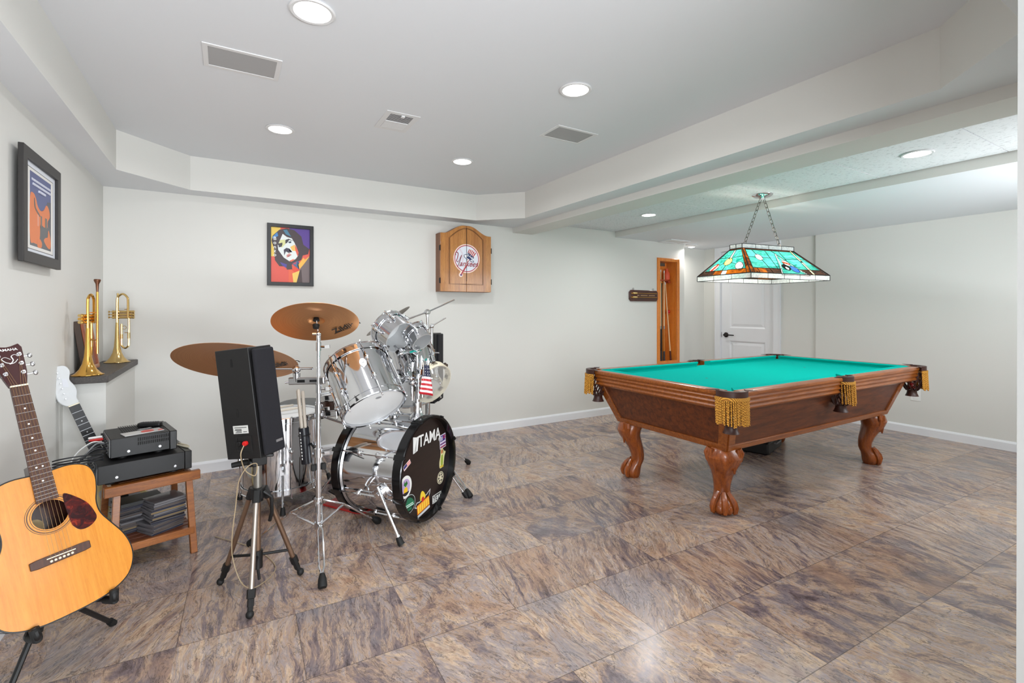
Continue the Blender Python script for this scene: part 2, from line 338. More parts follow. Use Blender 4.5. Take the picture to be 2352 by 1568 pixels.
# door in the right wall with casing
XD = XR+.03
b = MB(); b.bx(XD+.02, XD+.06, 3.455, 4.195, .01, 1.995)
def recess(y0, y1, z0, z1):
    q = [(y0, z0), (y1, z0), (y1, z1), (y0, z1)]; m = frame((XD+.02, 0, 0), (0, 1, 0), (0, 0, 1))
    def ins(k): return [(y0+k, z0+k), (y1-k, z0+k), (y1-k, z1-k), (y0+k, z1-k)]
    b.ring(q, ins(.012), m, -.0005, .006); b.ring(ins(.012), ins(.035), m, -.0005, .001); b.prism(ins(.035), m, -.001, .004)
m_ = None
b2 = MB()
def panel(bb, y0, y1, z0, z1):
    X = XD+.02
    for k0, k1, d0, d1 in ((0, .016, 0, -.0075), (.016, .05, -.0075, -.001)):
        A = [(y0+k0, z0+k0), (y1-k0, z0+k0), (y1-k0, z1-k0), (y0+k0, z1-k0)]; B = [(y0+k1, z0+k1), (y1-k1, z0+k1), (y1-k1, z1-k1), (y0+k1, z1-k1)]
        for i in range(4):
            j = (i+1) % 4; bb.add([(X-d0, *A[i]), (X-d0, *A[j]), (X-d1, *B[j]), (X-d1, *B[i])], [(0, 1, 2, 3)])
    bb.add([(X+.001, y0+.05, z0+.05), (X+.001, y1-.05, z0+.05), (X+.001, y1-.05, z1-.05), (X+.001, y0+.05, z1-.05)], [(0, 1, 2, 3)])
# door leaf built as stiles, rails and two moulded panels
b = MB(); X0, X1 = XD+.02, XD+.06
for y0, y1, z0, z1 in ((3.455, 3.575, .01, 1.995), (4.075, 4.195, .01, 1.995), (3.575, 4.075, .01, .22), (3.575, 4.075, .80, .97), (3.575, 4.075, 1.87, 1.995)): b.bx(X0, X1, y0, y1, z0, z1)
b.bx(X1-.012, X1, 3.57, 4.08, .2, 1.9); b.sm = False
for z0, z1 in ((.22, .80), (.97, 1.87)):
    for k0, k1, d0, d1 in ((0, .02, 0, .012), (.02, .055, .012, .003)):
        A = [(3.575+k0, z0+k0), (4.075-k0, z0+k0), (4.075-k0, z1-k0), (3.575+k0, z1-k0)]; B = [(3.575+k1, z0+k1), (4.075-k1, z0+k1), (4.075-k1, z1-k1), (3.575+k1, z1-k1)]
        for i in range(4):
            j = (i+1) % 4; b.add([(X0+d0, *A[i]), (X0+d0, *A[j]), (X0+d1, *B[j]), (X0+d1, *B[i])], [(3, 2, 1, 0)])
    b.add([(X0+.003, 3.63, z0+.055), (X0+.003, 4.02, z0+.055), (X0+.003, 4.02, z1-.055), (X0+.003, 3.63, z1-.055)], [(3, 2, 1, 0)])
door = struct('door_1', b, WHITE, fix=False)
BRONZE = mat('dark_bronze', (38, 30, 28), .35, .6)
b = MB(); b.lathe([(0, .0), (.034, 0), (.034, .008), (.02, .014), (.012, .02), (.012, .05), (0, .05)], (X0, 4.125, .875), (-1, 0, 0), 24); b.tube([(X0-.045, 4.125, .875), (X0-.045, 4.06, .876), (X0-.043, 3.985, .874)], [.009, .008, .007], 10)
obj('door_handle', b, BRONZE, door)
b = MB(); b.bx(X0-.004, X0+.01, 3.447, 3.462, .93, 1.05); b.cyl((X0-.007, 3.452, .925), (X0-.007, 3.452, 1.055), .007); obj('hinge', b, BRONZE, door)
b = MB(); b.bx(X0-.001, X0+.01, 4.192, 4.2, .84, .91); obj('latch_plate', b, BRONZE, door)
b = MB()
def casing(y0, y1, z0, z1): b.bx(XD-.016, XD, y0, y1, z0, z1)
casing(4.197, 4.275, 0, 2.058); casing(3.365, 3.453, 0, 2.058); casing(3.453, 4.197, 2.0, 2.058); b.bx(XD, XD+.1, 4.197, 4.2, 0, 2.0); b.bx(XD, XD+.1, 3.45, 3.453, 0, 2.0)
for y0 in (4.262, 3.365): b.bx(XD-.022, XD-.014, y0, y0+.013, 0, 2.058)
struct('trim_3', b, WHITE)
# recessed lights, speakers, register, panel, detector, wall plate
LAMP = emit('light_disc', (255, 253, 248), 9.0)
LBL = ['round recessed light in the main ceiling, nearest one above the corner guitars', 'round recessed light in the main ceiling nearer the beam, beside a square grille', 'round recessed light in the main ceiling above the drum kit, left of the vent', 'round recessed light in the main ceiling above the wall cabinet, farthest right',
       'round recessed light in the speckled tile strip at the right end', 'round recessed light in the speckled tile strip toward the cue niche']
def downlight(q, label):
    r = thing('recessed_light', label, 'ceiling light', (q[0], q[1], q[2]), group='round recessed ceiling lights')
    b = MB(); b.lathe([(.062, -.001), (.078, -.001), (.08, -.004), (.074, -.008), (.064, -.007), (.062, -.002)], n=40); obj('trim_ring', b, WHITEM, r)
    b = MB(); b.lathe([(0, -.0055), (.05, -.0055), (.0635, -.003), (.0635, -.001)], n=40); obj('diffuser', b, LAMP, r)
for q, l in zip(DOWN, LBL): downlight(q, l)
def grille(name, x0, x1, y0, y1, z, label):
    r = thing(name, label, 'ceiling speaker', ((x0+x1)/2, (y0+y1)/2, z), group='flush ceiling speakers'); w, h = (x1-x0)/2, (y1-y0)/2
    b = MB(); b.ring([(-w-.02, -h-.02), (w+.02, -h-.02), (w+.02, h+.02), (-w-.02, h+.02)], [(-w, -h), (w, -h), (w, h), (-w, h)], M(), -.004, 0); obj('frame', b, WHITEM, r, bev=.001)
    b = MB(); b.bx(-w, w, -h, h, -.002, -.0005); obj('grille', b, GRILLE, r)
grille('ceiling_speaker', -.065, .192, 2.33, 2.505, ZC, 'flush grey ceiling speaker grille left of the nearest round light')
grille('ceiling_speaker', 1.69, 1.953, 2.30, 2.465, ZC, 'flush grey ceiling speaker grille beside the right soffit')
r = thing('air_vent', 'white ceiling air register with dark louvre slots', 'vent', (.845, 2.725, ZC)); w, h = .095, .138
b = MB(); b.ring([(-w, -h), (w, -h), (w, h), (-w, h)], [(-w+.03, -h+.03), (w-.03, -h+.03), (w-.03, h-.03), (-w+.03, h-.03)], M(), -.003, 0); b.bx(-w+.03, w-.03, -.004, .008, -.006, 0); b.bx(-.006, .012, -h+.022, -h+.045, -.012, -.004); obj('frame', b, WHITEM, r, bev=.001)
b = MB()
for k in range(9): b.bx(-w+.03, w-.03, -h+.036+k*.0108, -h+.0382+k*.0108, -.0016, -.001)
for k in range(9): b.bx(-w+.03, w-.03, .010+k*.0108, .0195+k*.0108, -.005, -.001)
obj('louvre', b, WHITEM, r); b = MB(); b.bx(-w+.028, w-.028, -h+.028, h-.028, -.0008, -.0003); obj('duct_opening', b, mat('duct_brown', (40, 31, 25), .9), r)
b = MB(); b.ring([(4.58, 3.98), (4.93, 3.98), (4.93, 4.19), (4.58, 4.19)], [(4.60, 4.0), (4.91, 4.0), (4.91, 4.17), (4.60, 4.17)], M.Translation((0, 0, ZL)), -.012, 0); b.bx(4.6, 4.91, 4.0, 4.17, ZL-.006, ZL-.001)
tag(obj('access_panel', b, WHITEM, bev=.002), 'thin white square panel on the low ceiling above the cue niche', 'panel')
r = thing('spotlight', 'small lit spotlight on the low ceiling above the cue niche', 'ceiling light', (5.20, 4.19, ZL))
b = MB(); b.lathe([(0, 0), (.075, 0), (.075, -.012), (.06, -.018), (.045, -.03), (.04, -.033)], n=32); obj('housing', b, WHITEM, r)
b = MB(); b.lathe([(.04, -.03), (.036, -.036), (0, -.044)], n=24); obj('lens', b, emit('spot_lens', (255, 252, 245), 12), r)
area('spotlight_beam', (5.20, 4.19, ZL-.05), (0, 0, 0), .07, .07, 3.2, (1, .97, .92), math.radians(165), 'DISK')
b = MB(); b.bx(XR-.005, XR, 1.985, 2.065, .325, .435); b.bx(XR-.007, XR-.004, 2.008, 2.042, .385, .42); b.bx(XR-.007, XR-.004, 2.008, 2.042, .34, .375)
tag(obj('wall_outlet', b, WPLAS, bev=.0015), 'white double wall outlet low on the right wall behind the table corner', 'outlet')
# ---------------------------------------------------------------- pool table
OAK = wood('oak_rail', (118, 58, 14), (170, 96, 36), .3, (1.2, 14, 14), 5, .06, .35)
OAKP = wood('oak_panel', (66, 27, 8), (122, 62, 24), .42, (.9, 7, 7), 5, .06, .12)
OAKL = wood('oak_leg', (112, 50, 10), (164, 84, 24), .27, (9, 9, 1.2), 4, .04, .3)
LEATHER = mat('pocket_leather', (62, 33, 26), .42); FELT = mat('green_felt', (0, 170, 158), 1)
t = NT(FELT); t.link(t.ramp(t.noise(t.pos(), 350, 2), (.3, (0, 164, 152)), (.7, (0, 176, 164))), 'Base Color'); t.b.inputs['Specular IOR Level'].default_value = .05
FRINGE = mat('gold_fringe', (205, 142, 40), .7); t = NT(FRINGE)
w_ = t.n('TexWave', Vector=t.mapped(t.oc(), (1, 1, 1), (.7, .5, 0)), Scale=60, Distortion=.6).outputs[1]; t.link(t.ramp(w_, (.2, (150, 92, 18)), (.7, (226, 166, 62))), 'Base Color'); t.bump(w_, .6, .003)
TX, TY, HX, HY, ZR = 3.50, 2.195, 1.19, .605, .765
T = thing('pool_table', 'oak pool table with green felt, gold tasselled pockets and carved claw feet', 'pool table', (TX, TY, 0))
b = MB(); b.bx(-HX+.06, HX-.06, -HY+.06, HY-.06, .70, .731); obj('playing_surface', b, FELT, T)
SPOTM = mat('spot_dark', (60, 96, 84), .8)
for x in (-.62, .62): b = MB(); b.lathe([(0, .7315), (.009, .7315), (.009, .731)], (x, 0, 0), n=12); obj('foot_spot', b, SPOTM, T)
# rails run between the pockets; local x along the rail, y outward
PC, PS = .085, .062                                     # half gaps left at corner and side pockets
PROF = [(-.062, .764), (-.012, .766), (-.003, .762), (0, .752), (-.002, .742), (-.010, .738)]
zz = .738
for k in range(3): PROF += [(-.012-.004*k, zz-.004), (-.006-.004*k, zz-.013), (-.007-.004*k, zz-.018), (-.016-.004*k, zz-.0255)]; zz -= .0265
PROF += [(-.03, .655), (-.062, .655)]
CUSH = [(-.062, .764), (-.102, .770), (-.110, .768), (-.112, .761), (-.096, .738), (-.096, .731), (-.062, .731)]
def rail(m, L, ends):
    b = MB(); b.prism([(y, z) for y, z in PROF], m @ M(((0, 0, 1, 0), (1, 0, 0, 0), (0, 1, 0, 0), (0, 0, 0, 1))), -L/2, L/2)
    r = obj('rail', b, OAK, T, ang=30)
    b = MB(); n = len(CUSH); q = []
    for s, e in ((-1, ends[0]), (1, ends[1])):
        q.append([m @ V((s*(L/2-.002-max(0, (-.062-y))*e), y, z)) for y, z in CUSH])
    v = b.add(q[0]+q[1], [tuple(range(n-1, -1, -1)), tuple(range(n, 2*n))]+[(i, (i+1) % n, n+(i+1) % n, n+i) for i in range(n)])
    obj('cushion', b, FELT, r, ang=30)
for s in (-1, 1):
    L = HX-PC-PS
    for q in (-1, 1):
        m = M.Translation((q*(PS+L/2), s*HY, 0)) @ M.Rotation(0 if s > 0 else PI, 4, 'Z'); e = (.35, 1.0) if q*s > 0 else (1.0, .35)
        rail(m, L, e)
    m = M.Translation((s*HX, 0, 0)) @ M.Rotation(-PI/2 if s > 0 else PI/2, 4, 'Z'); rail(m, 2*(HY-PC), (1, 1))
def strand(b, p, L, k):
    sw = random.uniform(-.004, .004); n = 12; pts = []; 
    for i in range(n+1):
        f = i/n; pts.append((p[0]+p[2]*f*(.004+.002*math.sin(k)), p[1]+p[3]*f*.006+sw*f, .736-L*f))
    b.tube(pts, [.0046+.0010*math.sin(i*2.4+k) for i in range(n+1)], 6)
def pocket(x, y, ang, span, rad, sl, corner):
    c, s_ = math.cos(ang), math.sin(ang)
    m = M.Translation((x, y, 0)) @ M.Rotation(ang, 4, 'Z')
    b = MB(); A = arc(0, 0, rad+.018, rad+.018, -span, span, 20); B = arc(0, 0, rad-.012, rad-.012, span, -span, 20)
    b.prism(A+B, m, .737, .771)
    for sg in (-1, 1):       # iron arms lying on the rail tops
        p = V((rad*math.cos(span), sg*rad*math.sin(span), 0)); d = V((-.35 if corner else -.1, sg, 0)).normalized(); e = p+d*.075
        if corner: d = V((math.cos(span)-.9, sg*math.sin(span), 0)).normalized()
        b.add([m @ V((p.x+.016, p.y, .7685)), m @ V((p.x-.02, p.y, .7685)), m @ V((e.x, e.y, .7675)), m @ V((p.x+.016, p.y, .7745)), m @ V((p.x-.02, p.y, .7745)), m @ V((e.x, e.y, .7695))], [(0, 1, 2), (5, 4, 3), (0, 3, 4, 1), (1, 4, 5, 2), (2, 5, 3, 0)])
    P = obj('pocket', b, LEATHER, T, bev=.006, seg=2)
    b = MB(); n = 22 if corner else 12; W = span*.97
    for k in range(n):
        a_ = -W+2*W*k/(n-1); q = m @ V(((rad+.020)*math.cos(a_), (rad+.020)*math.sin(a_), 0)); strand(b, (q.x, q.y, c, s_), random.uniform(.138, .154), k*1.7)
    b.prism(arc(0, 0, rad+.026, rad+.026, -W, W, 16)+arc(0, 0, rad+.015, rad+.015, W, -W, 16), m, .722, .738)
    obj('fringe', b, FRINGE, P)
    b = MB(); o = m @ V((-.006, 0, 0))
    for k in range(10):
        for tw in (-1, 1):
            pts = []
            for f, r_, z in ((0, .052, .715), (.3, .062, .672), (.6, .060, .632), (.85, .048, .598), (1, .034, .578)):
                a_ = 2*PI*k/10+tw*f*1.0; pts.append((o.x+r_*math.cos(a_), o.y+r_*math.sin(a_), z))
            b.tube(smooth(pts, 3), .0052, 5)
    b.lathe([(.034, .583), (.031, .572), (.033, .556), (.042, .535), (.044, .533), (.038, .540), (.028, .556), (.026, .575)], (o.x, o.y, 0), n=18)
    b.lathe([(0, .582), (.034, .58)], (o.x, o.y, 0), n=16)
    obj('net_basket', b, LEATHER, P)
for sx in (-1, 1):
    for sy in (-1, 1): pocket(sx*(HX-.055), sy*(HY-.055), math.atan2(sy, sx), 1.35, .066, .1, True)
for sy in (-1, 1): pocket(0, sy*(HY-.035), sy*PI/2, 1.2, .05, .1, False)
# tapered cabinet of framed panels
TOP = [(-1.13, -.545), (1.0, -.545), (1.0, .55), (-1.13, .55)]; BOT = [(-1.025, -.445), (.95, -.445), (.95, .445), (-1.025, .445)]; Z0, Z1 = .395, .66
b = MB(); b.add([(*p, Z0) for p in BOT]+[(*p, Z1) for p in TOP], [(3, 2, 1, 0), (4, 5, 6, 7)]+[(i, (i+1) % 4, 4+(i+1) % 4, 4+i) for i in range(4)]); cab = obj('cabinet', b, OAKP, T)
b = MB(); b.sm = False
for i in range(4):
    j = (i+1) % 4; A, B, D, E_ = V((*BOT[i], Z0)), V((*BOT[j], Z0)), V((*TOP[j], Z1)), V((*TOP[i], Z1))
    n_ = (B-A).cross(E_-A).normalized(); L = (B-A).length; g = .055/L
    def pt(s, t, h): return (A.lerp(B, s)).lerp(E_.lerp(D, s), t)+n_*h
    for s0, s1, t0, t1 in ((0, 1, 0, .13), (0, g, .13, 1), (1-g, 1, .13, 1)):
        q = [pt(s0, t0, 0), pt(s1, t0, 0), pt(s1, t1, 0), pt(s0, t1, 0)]; k = [pt(s0, t0, .009), pt(s1, t0, .009), pt(s1, t1, .009), pt(s0, t1, .009)]
        b.add(q+k, [(4, 5, 6, 7)]+[(x, (x+1) % 4, 4+(x+1) % 4, 4+x) for x in range(4)])
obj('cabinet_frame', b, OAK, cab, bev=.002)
def leg(x, y, sx, sy):
    d = V((sx, sy, 0)).normalized(); p = V((-d.y, d.x, 0)); b = MB(); N = 20
    rows = [(.40, .0, .085, .082), (.375, .012, .092, .092), (.34, .026, .088, .102), (.30, .022, .076, .092), (.26, .004, .066, .073), (.21, -.018, .055, .058), (.165, -.030, .048, .050), (.13, -.032, .045, .047),
            (.105, -.022, .047, .050), (.085, -.006, .054, .058), (.06, .006, .062, .066), (.035, .010, .064, .067), (.015, .008, .058, .060), (.0, .004, .046, .048)]
    R = []
    for z, o, rd, rp in rows:
        R.append([b.bm.verts.new(V((x, y, z))+d*(o+(rd*(1+.10*math.exp(-(min(a_, 2*PI-a_)/.35)**2)))*math.cos(a_)*(1 if math.cos(a_) > 0 else .9))+p*rp*math.sin(a_)) for a_ in (2*PI*k/N for k in range(N))])
    for A, B in zip(R, R[1:]):
        for k in range(N): f = b.bm.faces.new((A[k], A[(k+1) % N], B[(k+1) % N], B[k])); f.smooth = True
    b.bm.faces.new(R[-1]); b.bm.faces.new(R[0][::-1])
    c = V((x, y, 0))
    for k in (-1, 0, 1):      # claw toes over the ball
        a_ = k*.95; u = d*math.cos(a_)+p*math.sin(a_); b.tube([tuple(c+u*r_+d*.0+V((0, 0, z))) for r_, z in ((.030, .125), (.050, .10), (.069, .072), (.078, .045), (.074, .018), (.066, .006))], [.012, .017, .019, .018, .015, .006], 8)
    for k in (-1, 1):
        u = d*math.cos(k*.48)+p*math.sin(k*.48); b.sph(c+u*.046+V((0, 0, .034)), (.033, .033, .034), 12)
    for sg in (-1, 1):        # carved knee leaves
        for h in range(3):
            u0 = c+p*sg*(.070-.006*h)+d*(.035+.016*h); b.tube([tuple(u0+V((0, 0, .393))+p*sg*.016), tuple(u0+p*sg*(.030-.008*h)+V((0, 0, .365-.012*h))), tuple(u0+p*sg*(.020-.012*h)+V((0, 0, .325-.016*h))), tuple(u0-p*sg*.006+V((0, 0, .275-.012*h)))], [.010, .0125, .012, .005], 8)
    obj('leg', b, OAKL, T)
for sx, sy, x, y in ((-1, -1, -.95, -.365), (-1, 1, -.95, .365), (1, -1, .86, -.365), (1, 1, .86, .365)): leg(x, y, sx, sy)
for (x, y, z), c, l in (((-1.128, -.545, .611), (236, 224, 178), 'cream billiard ball showing through the nearest corner pocket basket'), ((-1.15, -.51, .645), (190, 28, 24), 'red billiard ball sitting higher in the nearest corner pocket basket'), ((1.125, -.545, .611), (150, 30, 26), 'dark red billiard ball in the far right corner pocket basket')):
    b = MB(); b.sph((0, 0, 0), .0285, 20); o = obj('billiard_ball', b, mat('ball', c, .12)); o.location = (TX+x, TY+y, z); tag(o, l, 'ball', 'billiard balls in the pockets')
t_ = thing('storage_case', 'low black case on the floor under the far end of the pool table', 'case', (4.02, 2.55, 0), .3)
b = MB(); b.bx(-.22, .22, -.15, .15, .0, .10); obj('body', b, BLACK, t_, bev=.012)
b = MB(); b.bx(-.225, .225, -.155, .155, .10, .135); obj('lid', b, BLACK, t_, bev=.01)
b = MB(); b.tube([(-.06, -.155, .075), (-.06, -.175, .075), (.06, -.175, .075), (.06, -.155, .075)], .007, 8); obj('handle', b, GREYP, t_)
# ---------------------------------------------------------------- stained glass lamp over the table
def glass(name, c0, c1, sc=8, st=(1, 1, 1), tr=.72):
    m = mat(name, c0, .15); t = NT(m); n = t.noise(t.mapped(t.oc(), st), sc, 5, .6, 1.2); col = t.ramp(n, (.35, c0), (.65, c1)); t.link(col, 'Base Color')
    tl = t.n('BsdfTranslucent', Color=col); mx = t.t.nodes.new('ShaderNodeMixShader'); mx.inputs[0].default_value = tr
    out = [n_ for n_ in t.t.nodes if n_.type == 'OUTPUT_MATERIAL'][0]
    t.t.links.new(t.b.outputs[0], mx.inputs[1]); t.t.links.new(tl.outputs[0], mx.inputs[2]); t.t.links.new(mx.outputs[0], out.inputs[0]); return m
TEAL = glass('teal_glass', (18, 128, 116), (96, 206, 190), 9, (1, 3, 3)); AMBER = glass('amber_glass', (60, 22, 8), (230, 120, 24), 7, (1.5, 1.5, 1.5), .6)
BROWNG = glass('brown_glass', (44, 30, 22), (104, 60, 34), 9, (1, 3, 3), .45)
G = [TEAL, AMBER, BROWNG]+[glass('glass_'+n, c, c2, 6) for n, c, c2 in (('white', (240, 244, 244), (255, 255, 255)), ('yellow', (244, 214, 92), (252, 232, 140)), ('red', (214, 40, 26), (230, 70, 40)), ('pink', (240, 160, 176), (250, 190, 200)), ('black', (12, 12, 12), (18, 18, 18)), ('blue', (40, 90, 220), (70, 120, 240)), ('cream', (246, 224, 150), (252, 240, 190)))]
CAME = mat('lead_came', (38, 40, 40), .4, .6)
CLEARG = glass('ripple_glass', (196, 204, 206), (250, 252, 252), 60, (1, 1, 1), .32); t = NT(CLEARG); t.bump(t.noise(t.oc(), 70, 3), .8, .006)
t.b.inputs['Alpha'].default_value = .55
L = thing('pendant_lamp', 'stained glass billiard pendant lamp with teal panels hung on two chains', 'lamp', (3.68, 2.285, 1.436), math.radians(-7.7))
BX, BY, CX, CY = .425, .2575, .282, .0535; H0, H1, H2 = .039, .246, .279
def quad(k, t):      # corners of the hip roof at height fraction t, counter-clockwise from the near left
    x, y = BX+(CX-BX)*t, BY+(CY-BY)*t; z = H0+(H1-H0)*t
    return [V((-x, -y, z)), V((x, -y, z)), V((x, y, z)), V((-x, y, z))][k]
def pt(side, s, t, off=0):
    A, B = quad(side, t), quad((side+1) % 4, t); n = (quad((side+1) % 4, 0)-quad(side, 0)).cross(quad(side, 1)-quad(side, 0)).normalized()
    return A.lerp(B, s)+n*off
def roof(side, fn, cames, nu, nv):
    b = MB()
    for j in range(nv):
        for i in range(nu):
            s, t = (i+.5)/nu, (j+.5)/nv
            b.add([pt(side, i/nu, j/nv), pt(side, (i+1)/nu, j/nv), pt(side, (i+1)/nu, (j+1)/nv), pt(side, i/nu, (j+1)/nv)], [(0, 1, 2, 3)], fn(s, t))
    bmesh.ops.remove_doubles(b.bm, verts=b.bm.verts, dist=1e-5)
    g = obj('glass_panel', b, G, L, fix=False)
    b = MB()
    for c in cames: b.tube([pt(side, s, t, .001) for s, t in c], .0022, 5)
    obj('came', b, CAME, g)
def ell(side, s, t, r):   # true-circle outline on the sloping panel, in (s,t)
    w = (quad((side+1) % 4, t)-quad(side, t)).length; h = ((quad(side, 1)+quad((side+1) % 4, 1))/2-(quad(side, 0)+quad((side+1) % 4, 0))/2).length
    return [(s+r/w*math.cos(a), t+r/h*math.sin(a)) for a in (2*PI*k/20 for k in range(21))], w, h
def ins(P, s, t):
    c = False; n = len(P)
    for i in range(n):
        (x0, y0), (x1, y1) = P[i], P[i-1]
        if (y0 > t) != (y1 > t) and s < (x1-x0)*(t-y0)/(y1-y0)+x0: c = not c
    return c
def longside(side):
    W, _, _ = ell(side, .21, .63, .037); ST, w1, h1 = ell(side, .565, .44, .034); EB, _, _ = ell(side, .505, .26, .036); BL, _, _ = ell(side, .60, .19, .038); E2, w2, h2 = ell(side, .512, .23, .015)
    TRI = [(.385, .0), (.685, .0), (.543, .76)]; TRO = [(.36, -.05), (.715, -.05), (.543, .84)]
    CU = [(.77, 0), (.805, 0), (.945, 1), (.91, 1)]
    def fn(s, t):
        if ins(W, s, t): return 3
        if ins(TRI, s, t):
            if ins(ST, s, t): return 5 if abs((t-.44)*h1+.3*(s-.565)*w1) < .014 else 3
            if ins(E2, s, t): return 3
            if ins(EB, s, t): return 7
            if ins(BL, s, t): return 8
            return 0
        if ins(TRO, s, t): return 3
        if ins(CU, s, t): return 7 if .50 < t < .57 else 9
        if s < .045: return 1
        if s > .965: return 2
        if t < .19: return 1 if s < .2 else 2
        return 2 if t > .94 else 0
    cs = [W, ST, EB, BL, TRI+TRI[:1], TRO+TRO[:1], [(.77, 0), (.91, 1)], [(.805, 0), (.945, 1)], [(.045, .0), (.045, 1)], [(.965, .0), (.965, 1)], [(.045, .19), (.42, .19)], [(.66, .19), (.965, .19)], [(0, .94), (1, .94)],
          [(.045, .62), (.165, .63)], [(.255, .63), (.40, .62)], [(.16, .94), (.20, .71)], [(.23, .55), (.26, .19)], [(.40, .94), (.37, .19)], [(.52, .94), (.543, .84)], [(.66, .94), (.62, .55)], [(.63, .62), (.85, .62)], [(.88, .62), (.965, .62)], [(.11, 0), (.10, .19)], [(.27, 0), (.26, .19)]]
    roof(side, fn, cs, 150, 46)
def shortside(side):
    Y, _, _ = ell(side, .47, .5, .036); R_, w1, h1 = ell(side, .2, .3, .035); P, w2, h2 = ell(side, .80, .3, .037); WS = [(.44, .6), (.53, .6), (.56, .94), (.46, .94)]; WB = [(.46, 0), (.56, 0), (.56, .15), (.46, .15)]
    def fn(s, t):
        if ins(Y, s, t): return 4
        if ins(R_, s, t): return 5 if abs((s-.2)*w1-.2*(t-.3)*h1) < .013 else 3
        if ins(P, s, t): return 6 if abs((t-.3)*h2-.5*(s-.8)*w2) < .013 else 3
        if ins(WS, s, t) or ins(WB, s, t): return 3
        if s > .93: return 1
        if s < .05: return 2
        if t < .17: return 2 if s < .3 else 1
        return 2 if t > .94 else 0
    roof(side, fn, [Y, R_, P, WS+WS[:1], WB+WB[:1], [(.05, .17), (.46, .17)], [(.56, .17), (.93, .17)], [(0, .94), (1, .94)], [(.05, .17), (.05, .94)], [(.93, 0), (.93, .94)], [(.05, .66), (.43, .64)], [(.56, .64), (.93, .66)], [(.27, .38), (.39, .46)], [(.56, .46), (.70, .38)], [(.46, .37), (.44, .17)]], 90, 46)
longside(0); shortside(3); longside(2); shortside(1)
def band(z0, z1, x, y, dx, nx, ny, nm):
    b = MB()
    P = [(-x, -y), (x, -y), (x, y), (-x, y)]
    for i in range(4):
        A, B = V((*P[i], 0)), V((*P[(i+1) % 4], 0)); b.add([A+V((0, 0, z0)), B+V((0, 0, z0)), B+V((0, 0, z1)), A+V((0, 0, z1))], [(0, 1, 2, 3)])
    bmesh.ops.remove_doubles(b.bm, verts=b.bm.verts, dist=1e-5)
    g = obj(nm, b, CLEARG, L, fix=False, ang=10); b = MB()
    for z in (z0, z1): b.tube([(*p, z) for p in P], .0025, 6, closed=True)
    for i in range(4):
        A, B = V((*P[i], 0)), V((*P[(i+1) % 4], 0)); n = nx if i % 2 == 0 else ny
        for k in range(n): q = A.lerp(B, k/n); b.tube([q+V((0, 0, z0)), q+V((0, 0, z1))], .0032 if k == 0 else .002, 5)
    obj('came', b, CAME, g)
band(0, H0, BX, BY, 0, 5, 3, 'glass_skirt'); band(H1, H2, CX+.004, CY+.004, 0, 4, 2, 'glass_crown')
b = MB()
for k in range(4): b.tube([quad(k, 0), quad(k, 1)], .004, 6)
b.tube([quad(k, 0) for k in range(4)], .0035, 6, closed=True); b.tube([quad(k, 1) for k in range(4)], .0035, 6, closed=True)
b.bar((-CX, 0, H1+.004), (CX, 0, H1+.004), .012, .006); obj('frame', b, CAME, L)
def chain(p0, p1):
    b = MB(); p0, p1 = V(p0), V(p1); n = max(6, int((p1-p0).length/.033)); d = (p1-p0)/n
    for k in range(n):
        c = p0+d*(k+.5); z = d.normalized(); x = V((0, 1, 0)) if k % 2 else z.cross(V((0, 1, 0))).normalized(); x = (x-z*x.dot(z)).normalized()
        pts = [c+z*(.0115*math.sin(a)+(.0095 if math.sin(a) > 0 else -.0095))+x*.0105*math.cos(a) for a in (2*PI*i/12 for i in range(12))]; b.tube(pts, .0021, 5, closed=True)
    obj('chain', b, mat('chain_steel', (128, 120, 112), .25, 1), L)
ZH = ZT-1.436
chain((-.018, 0, ZH-.035), (-.2, 0, H1+.03)); chain((.018, 0, ZH-.035), (.2, 0, H1+.03))
b = MB(); b.lathe([(0, ZH-.032), (.022, ZH-.032), (.03, ZH-.024), (.06, ZH-.018), (.074, ZH-.008), (.077, ZH-.001), (.072, ZH)], n=40)
for sx in (-1, 1): b.torus((sx*.018, 0, ZH-.036), (0, 1, 0), .007, .002, 12, 5)
obj('canopy', b, CHROME, L); BULB = emit('bulb', (255, 240, 214), 20)
for x in (-.23, 0, .23):
    b = MB(); b.sph((x, 0, .10), (.026, .026, .034), 14); b.cyl((x, 0, .13), (x, 0, .175), .014); obj('bulb', b, BULB, L)
    l = bpy.data.lights.new('bulb_light', 'POINT'); l.energy = 2.8; l.color = (1, .96, .88); l.shadow_soft_size = .035; o = bpy.data.objects.new('bulb_light', l); C.objects.link(o); o.location = MW[L] @ V((x, 0, .055))
# ---------------------------------------------------------------- things on the walls
FRAMEK = mat('black_frame', (13, 12, 14), .35); FRAMEG = mat('charcoal_frame', (38, 35, 34), .45)
PC_ = {}
def pm(c, r=.4):
    k = tuple(c)+(r,)
    if k not in PC_: PC_[k] = mat('print_%d_%d_%d' % tuple(c), c, r)
    return PC_[k]
def flat(name, layers, par, m, th=.0004, z0=0.0):     # thin stacked cut-outs: [(polygon, colour)]
    b = MB(); ms = []; b.sm = False
    for k, (poly, c) in enumerate(layers):
        mm = pm(c)
        if mm not in ms: ms.append(mm)
        A = sum(poly[i-1][0]*poly[i][1]-poly[i][0]*poly[i-1][1] for i in range(len(poly)))
        if A < 0: poly = poly[::-1]
        b.prism(poly, m, z0, z0+th*(k+1), ms.index(mm))
    bmesh.ops.triangulate(b.bm, faces=[f for f in b.bm.faces if len(f.verts) > 4])
    return obj(name, b, ms, par)
